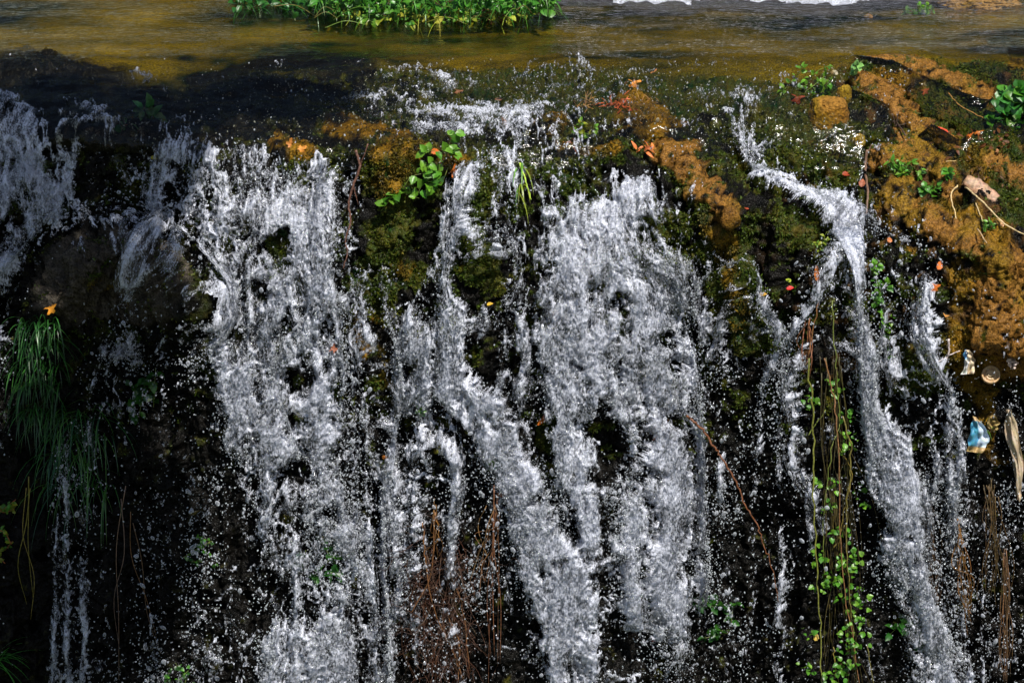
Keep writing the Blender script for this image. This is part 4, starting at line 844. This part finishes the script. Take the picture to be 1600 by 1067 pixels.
# ------------------------------------------------------------------ fallen leaves
OR = (.42, .11, .012); RD = (.3, .05, .02)
LEAVES = [(78,482,.03,.6,'orange maple leaf caught at the top of the hanging grass',(.7,.3,.03),.04), (1276,428,.035,2.0,'orange maple leaf stuck beside the left edge of the narrow chute',OR,.12), (1460,447,.026,.3,'orange-red leaf stuck in the trickles near the ochre bank',OR,.05),
 (1478,492,.018,1.2,'small orange leaf below the orange-red one in the right trickles',(.6,.25,.06),.05), (1163,326,.02,2.6,'narrow red leaf lying on the dark rock shoulder under the ochre ridge',RD,.02), (990,128,.03,.2,'crumpled orange leaf in the shallow water above the ledge',(.6,.24,.04),.015),
 (1022,116,.022,1,'brownish-pink leaf in the shallow water right of the crumpled orange one',(.45,.18,.1),.015), (845,655,.03,.8,'rusty orange leaf hanging in the foam beside the diagonal stream',OR,.1), (706,268,.03,1.4,'bright orange leaf behind the bramble',OR,.03), (680,237,.018,.4,'small red-orange leaf at the foot of the pale bramble stem',OR,.02),
 (785,772,.018,1.6,'small rusty leaf at the left flank of the diagonal stream',(.4,.12,.03),.1), (1322,272,.017,.4,'small red leaf on the dark moss left of the brown root',RD,.03), (1347,286,.018,1.4,'brownish red leaf lying against the brown root',(.3,.09,.04),.03),
 (1234,450,.014,.4,'tiny crimson leaf on the wet rock left of the chute',(.5,.03,.03),.06), (1232,438,.013,2,'tiny yellow-green leaf above the crimson one',(.3,.35,.03),.06), (1468,415,.018,1,'small orange leaf on top of the right trickles',(.55,.16,.04),.04), (1390,375,.015,1,'small brick-red leaf in the foam right of the chute bend',(.5,.17,.06),.04),
 (1432,494,.014,2,'small brown leaf among the right trickles',(.3,.12,.05),.04), (1150,245,.001,0,None,OR,0), (1515,212,.026,.9,'glossy orange leaf in the leaf litter below the ivy bush',(.65,.15,.03),.02), (1478,205,.03,2.4,'long red leaf in the wet litter left of the ivy bush',(.5,.06,.02),.02), (1528,205,.022,.1,'small orange leaf touching the ivy bush from the left',OR,.02),
 (1445,142,.022,.3,'dull red leaf lying flat in the wet moss between the ochre ridges',(.3,.07,.04),.01), (1245,152,.03,.1,'dark red leaf under the watercress tuft',(.16,.03,.015),.015), (715,142,.022,.1,'reddish-brown leaf floating in the shaded riffle',(.22,.09,.06),.01), (790,192,.028,2,'pinkish wet leaf in the foam above the central lip',(.42,.2,.14),.015), (780,155,.02,.2,'thin pinkish leaf in the riffle',(.35,.15,.12),.01),
 (470,234,.026,.5,'orange leaf on the golden moss above the broad white fall',(.6,.22,.03),.012), (455,225,.022,1.5,'second brown-orange leaf on the golden moss, left of the brighter one',(.4,.16,.04),.012), (240,247,.013,.1,'tiny yellow leaf on the black rock of the shaded curtain',(.5,.42,.03),.03), (868,490,.016,.3,'brown leaf in the foam of the wide fall',(.38,.15,.05),.09),
 (520,545,.022,1.4,'reddish brown leaf at the right rim of the broad white fall',(.28,.1,.05),.1), (1192,460,.016,.8,'yellowish brown leaf on the green moss wall',(.4,.25,.05),.03), (1275,995,.016,1.2,'yellow leaf low on the leftmost vine',(.5,.36,.06),.1), (602,715,.018,1.6,'brown folded leaf in the left trickle of the centre fall',(.25,.09,.02),.1), (765,475,.012,.4,'tiny yellow-orange leaf on the dark rock between the falls',(.6,.35,.04),.04),(1022,1001,.01,.4,'tiny red petal low in the wide fall',(.5,.05,.03),.1), (1560,238,.02,.4,'brown curled leaf under the ivy bush',(.3,.12,.04),.02)]
for (x, y, R, an, lb, c, off) in LEAVES:
    if not lb: continue
    p, n = surf(x, y, off); d = Vector((math.cos(an), 0, math.sin(an))); up = (Vector((0, -.75, .6)) + rv(.4)).normalized(); d = (d - up * d.dot(up)).normalized()
    mb = MB()
    if R >= .02 and 'narrow' not in lb and 'long' not in lb and 'thin' not in lb: maple_leaf(mb, p, d, up, R, vary(c, .1), .7)
    else: oval_leaf(mb, p - d * R, d, up, R * 2.2, R * (.6 if 'long' in lb or 'narrow' in lb or 'thin' in lb else 1.4), vary(c, .1), .25, .2)
    o = mb.build('fallen_leaf', M_dead, None, p); o.location = p; tag(o, lb, 'leaf', 'fallen leaves on the falls')
def litter(label, px, row, n, sx, sy, c, L, W):
    p, _ = surf(px, row, .02); mb = MB()
    for i in range(n):
        q = surf(px + random.gauss(0, sx), row + random.gauss(0, sy), .015)[0]; oval_leaf(mb, q, rv(1) + Vector((.3, -.3, 0)), (Vector((0, -.5, .8)) + rv(.3)).normalized(), random.uniform(.6, 1.2) * L, W, vary(c, .35), .3)
    o = mb.build('leaf_litter', M_dead, None, p); o.location = p; tag(o, label, 'dead leaves', 'heaps of dead leaves')
litter('heap of narrow rust-red dead needles on the ledge above the sprout', 965, 163, 60, 13, 5, (.4, .09, .035), .05, .006)
litter('pale brown matted dead grass beside the rust-red heap', 915, 162, 45, 10, 4, (.35, .2, .1), .05, .004)
litter('dead brown straw right of the rust-red heap', 1000, 165, 40, 12, 8, (.24, .13, .04), .045, .003)
litter('orange dead leaves lodged at the edge of the small ledge pool', 1005, 234, 12, 12, 3, (.5, .15, .04), .04, .014)
litter('thin red dead stalks left of the ledge sprout', 895, 222, 12, 6, 4, (.35, .08, .04), .04, .005)
litter('wet dead leaves scattered under the ivy bush', 1550, 225, 34, 30, 14, (.12, .045, .015), .035, .014)
litter('small brown debris on the ochre bank near the bark', 1545, 275, 40, 30, 14, (.09, .045, .015), .025, .008)

# ------------------------------------------------------------------ loose rocks
def rock(name, label, px, row, rx_, ry_, rz_, rot, colr, off=0.0, amp=.14, mat=None, square=0):
    import bmesh
    p, n = surf(px, row, off); bm = bmesh.new(); bmesh.ops.create_icosphere(bm, subdivisions=6, radius=1); V = np.array([v.co[:] for v in bm.verts])
    if square: V = np.sign(V) * np.abs(V) ** square
    U = V * 2.2 + px * .01; k = 1 + amp * fbm(U, 1, 3, 130) + amp * .35 * fbm(U, 5, 3, 134) - .10 * sm(.2, .5, fbm(U, 7, 2, 137))
    V = V * k[:, None] * np.array([rx_, ry_, rz_])
    for v, c in zip(bm.verts, V): v.co = c
    me = bpy.data.meshes.new(name); bm.to_mesh(me); bm.free()
    nn = fbm(V, 40, 3, 140); g = sm(-.2, .5, fbm(V, 12, 2, 143) + .8 * (-V[:, 0] / rx_) - .2)[:, None]
    cc = np.array(colr)[None] * (1 + .45 * nn[:, None]); cc = cc * (1 - g * .8) + np.array([.2, .125, .008])[None] * g * .8 * (1 + .4 * nn[:, None])
    a = me.attributes.new('Col', 'FLOAT_COLOR', 'POINT'); c4 = np.ones((len(V), 4), np.float32); c4[:, :3] = np.clip(cc, .01, 1); a.data.foreach_set('color', c4.ravel())
    for q in me.polygons: q.use_smooth = True
    o = link(name, me, mat or M_tan); o.location = p; o.rotation_euler = rot; tag(o, label, 'rock'); return o
TC = (.215, .105, .017)
rock('ochre_rock', 'squarish ochre rock with pitted face standing at the head of the white chute', 1294, 182, .082, .07, .085, (0, .1, .1), TC, .0, .12, square=.6)
rock('ochre_rock', 'small golden rock propped on the right shoulder of the squarish rock', 1318, 150, .034, .035, .05, (0, .2, 0), (.2, .13, .012), .01, .2)
rock('ochre_rock', 'little yellow mossy rock on the wet ledge below the squarish rock', 1342, 222, .028, .03, .035, (0, 0, 0), (.22, .15, .01), .01, .25)
rock('ochre_rock', 'tiny tan stone poking out of the far shallows', 1357, 27, .02, .03, .014, (0, 0, 0), TC, .0, .2)
rock('muddy_mound', 'pale tan mud mound on the far bank in the top right corner', 1520, 2, .22, .2, .07, (0, 0, 0), (.3, .18, .08), .0, .2)
rock('grey_stone', 'small rounded whitish stone beside the watercress tuft', 1303, 116, .018, .018, .018, (0, 0, 0), (.45, .42, .42), .01, .2, M_rock)
rock('ochre_rock', 'pinkish pebble on the bank beside the lowest sprout', 1562, 348, .022, .02, .013, (0, .5, 0), (.6, .36, .2), .02, .2)

# ------------------------------------------------------------------ litter (rubbish)
def sheet(name, label, poly, colr, dep=.03, stripes=None, crump=.012, cat='litter', fold=6, parts=None):
    """crumpled film: poly = left and right edge in pixels from top to bottom"""
    p = surf(poly[0][0][0], poly[0][0][1], 0)[0]; ymin = min(surf(l[0], l[1], 0)[0].y for l, r in poly); org = Vector(ray_y(poly[0][0][0], poly[0][0][1], ymin - dep))
    nn, m_ = 22, 12; V = []; C = []
    Lx = [l[0] for l, r in poly]; Ly = [l[1] for l, r in poly]; Rx = [r[0] for l, r in poly]; Ry = [r[1] for l, r in poly]; ts = np.linspace(0, 1, len(poly))
    for side in (0, 1):
        for i in range(nn):
            f = i / (nn - 1)
            for k in range(m_):
                g = k / (m_ - 1); x = np.interp(f, ts, Lx) * (1 - g) + np.interp(f, ts, Rx) * g; y = np.interp(f, ts, Ly) * (1 - g) + np.interp(f, ts, Ry) * g
                yy = ymin - dep + crump * math.sin(g * fold + f * 3 + px_seed) + crump * .7 * math.sin(g * 13 - f * 7) + crump * .5 * math.sin(f * 21 + g * 4)
                q = Vector(ray_y(x + 1.2 * math.sin(f * 17 + k), y, yy)); V.append(q + Vector((0, .0012 * side, 0)))
                C.append(vary(stripes(f, g) if stripes else colr, .08))
    Fc = []
    for side in (0, 1):
        b = side * nn * m_
        for i in range(nn - 1):
            for k in range(m_ - 1):
                q = (b + i * m_ + k, b + i * m_ + k + 1, b + (i + 1) * m_ + k + 1, b + (i + 1) * m_ + k); Fc.append(q if side == 0 else q[::-1])
    mb = MB(); mb.add(V, Fc, C); o = mb.build(name, M_cloth, None, org); o.location = org; tag(o, label, cat); return o
px_seed = 1.0
sheet('plastic_scrap', 'torn white plastic scrap with a blue edge snagged on the rock above the blue bag', [((1508,546),(1516,547)), ((1505,555),(1521,556)), ((1508,568),(1524,566)), ((1502,585),(1521,584))], (.7, .62, .48), .05, lambda f, g: (.12, .35, .6) if (g < .3 and f < .5) else ((.75, .74, .72) if g < .4 else (.62, .5, .34)))
px_seed = 2.2
sheet('plastic_bag', 'crumpled blue and white plastic bag hanging under the tin lid', [((1520,650),(1526,652)), ((1517,668),(1543,672)), ((1513,688),(1546,690)), ((1511,705),(1534,708))], (.1, .3, .5), .07,
      lambda f, g: (.4, .28, .12) if f > .84 else ((.55, .38, .2) if f < .12 else ((.06, .27, .42) if g < .48 else (.5, .6, .7))))
px_seed = .3
sheet('cloth_strip', 'long ragged beige cloth strip hanging at the right edge', [((1572,640),(1580,640)), ((1570,660),(1588,662)), ((1572,690),(1596,700)), ((1583,720),(1599,730)), ((1586,750),(1597,770)), ((1588,772),(1592,785))], (.5, .4, .28), .06, None, .016)
px_seed = 3.1
sheet('paper_scrap', 'small pale pinkish scrap stuck on the bank right of the tin lid', [((1573,560),(1582,557)), ((1574,568),(1591,566)), ((1580,577),(1585,577))], (.6, .48, .42), .03)
px_seed = 4
sheet('leaf_scrap', 'dry beige leaf-like scrap beside the blue bag', [((1546,650),(1553,648)), ((1541,662),(1562,660)), ((1548,675),(1558,672))], (.38, .27, .1), .04)
def lid():
    p, n = surf(1548, 586, .05); root = bpy.data.objects.new('tin_lid', None); COL.objects.link(root); root.location = p; tag(root, 'rusty round tin lid with raised rings lying on the dark ledge', 'tin lid'); root.empty_display_size = .03
    prof = [(0, .004), (.012, .004), (.014, .008), (.022, .008), (.024, .003), (.029, .003), (.031, .012), (.036, .013), (.038, .008), (.038, -.004), (.034, -.006), (0, -.006)]
    mb = MB(); n_ = 40; V = []; Rm = Matrix.Rotation(math.radians(58), 4, 'X') @ Matrix.Rotation(.2, 4, 'Y')
    for r, z in prof:
        for k in range(n_): a = 2 * math.pi * k / n_; V.append(Rm @ Vector((r * math.cos(a) * 1.02, r * math.sin(a), z)))
    mb.add(V, [(i * n_ + k, i * n_ + (k + 1) % n_, (i + 1) * n_ + (k + 1) % n_, (i + 1) * n_ + k) for i in range(len(prof) - 1) for k in range(n_)], [vary((.42, .27, .13), .25) if 24 > (i // n_) else (.3, .2, .1) for i in range(len(V))])
    mb.build('rim', M_cloth, root)
    m2 = MB(); tube(m2, [Rm @ Vector((.011 * math.cos(a), .008 * math.sin(a) + .002, .011)) for a in np.linspace(0, 5.5, 16)], .0022, (.5, .38, .22), 6); m2.build('pull_tab', M_cloth, root)
    root.rotation_euler = (0, -.5, 0)
lid()
plant('grass_sprig', 'single green grass sprig arching over the blue bag', 'grass', 1537, 668, .03, tufty([(1535, 668), (1537, 670)], .05, .09, .006, [G1, G2], 1.6, .25, (.4, -.4, .5), 3))
stick('green_stem', 'clear green seed pod stem dangling over the dark rock left of the wide fall', [(812,255),(822,285),(830,312)], .004, .0025, (.3, .42, .04), .05, 'stem')

# ------------------------------------------------------------------ surroundings outside the picture
def far_foliage(name, label, boxes, n, size, colr, kind=None, mat=None, parent=None):
    Vs = []; Cs = []
    for (cx, cy_, cz, ax_, ay_, az_, k) in boxes:
        m = int(n * k); q = RNG.normal(0, .42, (m, 3)); q = q / np.maximum(1, np.linalg.norm(q, axis=1, keepdims=True)); c = q * np.array([ax_, ay_, az_]) + np.array([cx, cy_, cz])
        lump = fbm(c, 1.4, 2, 150) > -.22; c = c[lump]; m = len(c)
        a = RNG.normal(0, 1, (m, 3)); a /= np.linalg.norm(a, axis=1, keepdims=True); b = np.cross(a, RNG.normal(0, 1, (m, 3))); b /= np.linalg.norm(b, axis=1, keepdims=True); s = RNG.uniform(.6, 1.3, (m, 1)) * size
        Vs.append(np.stack([c - a * s, c + b * s * .5, c + a * s, c - b * s * .5], 1).reshape(-1, 3)); Cs.append(np.repeat(np.array(colr)[None] * RNG.uniform(.5, 1.5, (m, 1)), 4, 0))
    V = np.concatenate(Vs); return npmesh(name, V, np.arange(len(V)).reshape(-1, 4), mat or M_moss, col=np.concatenate(Cs), smooth=False, parent=parent)
o = far_foliage('far_woods', '', [(x, 17 + 2 * math.sin(x), 5.5 + random.uniform(-1, 1.4), 2.6, 1.8, 6.2, 1.6) for x in range(-22, 24, 3)], 5200, .13, (.035, .06, .012)); tag(o, 'dark green woods on the far bank of the stream', 'woods', kind='stuff')
def tree(label, base, crowns):
    root = bpy.data.objects.new('bank_tree', None); COL.objects.link(root); root.location = base; tag(root, label, 'tree', None)
    mb = MB(); b = Vector(base); c0 = Vector(crowns[0][:3])
    fork = b + (c0 - b) * .55 + Vector((-.5, 0, .6)); tube(mb, curve_pts([b - Vector((0, 0, .4)), b + Vector((-.1, 0, 1.5)), fork], 6), .16, (.1, .075, .05), 10, .1)
    for c in crowns: tube(mb, curve_pts([fork, (fork + Vector(c[:3])) * .5 + rv(.1), Vector(c[:3])], 6), .07, (.1, .075, .05), 6, .015)
    mb.build('trunk', M_wood, root, b)
    cr = far_foliage('crown', '', crowns, 4200, .06, (.06, .13, .02)); cr.parent = root; cr.location = -b
def shade_at(px, row, Y, k, a, b_, c, dens): q = Vector(ray_y(px, row, Y)) + SUN * k; return (q.x, q.y, q.z, a, b_, c, dens)
tree('leafy bank tree leaning over the left of the falls and shading them', (-4.6, -.2, -.2),
     [shade_at(30, 330, .4, 6.5, .5, .5, .5, .3), shade_at(-60, 700, .3, 6.5, .75, .5, .6, .9), shade_at(110, 600, .3, 6.2, .4, .3, .35, .35), shade_at(110, 900, .1, 6.4, .5, .45, .6, .8), shade_at(170, 165, .7, 6.8, .55, .25, .28, .5),
      shade_at(235, 270, .4, 6.4, .2, .25, .28, .3), shade_at(430, 150, .8, 6.8, .42, .2, .2, .32)])
gx = np.linspace(-80, 80, 60); gy = np.linspace(-90, -.0, 60); GX, GY_ = np.meshgrid(gx, gy)
GP = np.stack([GX, GY_, -6.2 + .35 * fbm(np.stack([GX, GY_, GX * 0], -1), .2, 3, 160)], -1)
o = npmesh('valley_ground', GP.reshape(-1, 3), gridfaces(60, 60), M_rock, col=np.tile([.05, .06, .02], (3600, 1))); tag(o, 'dark ground of the gorge below the falls', 'ground', kind='structure')
print('built')
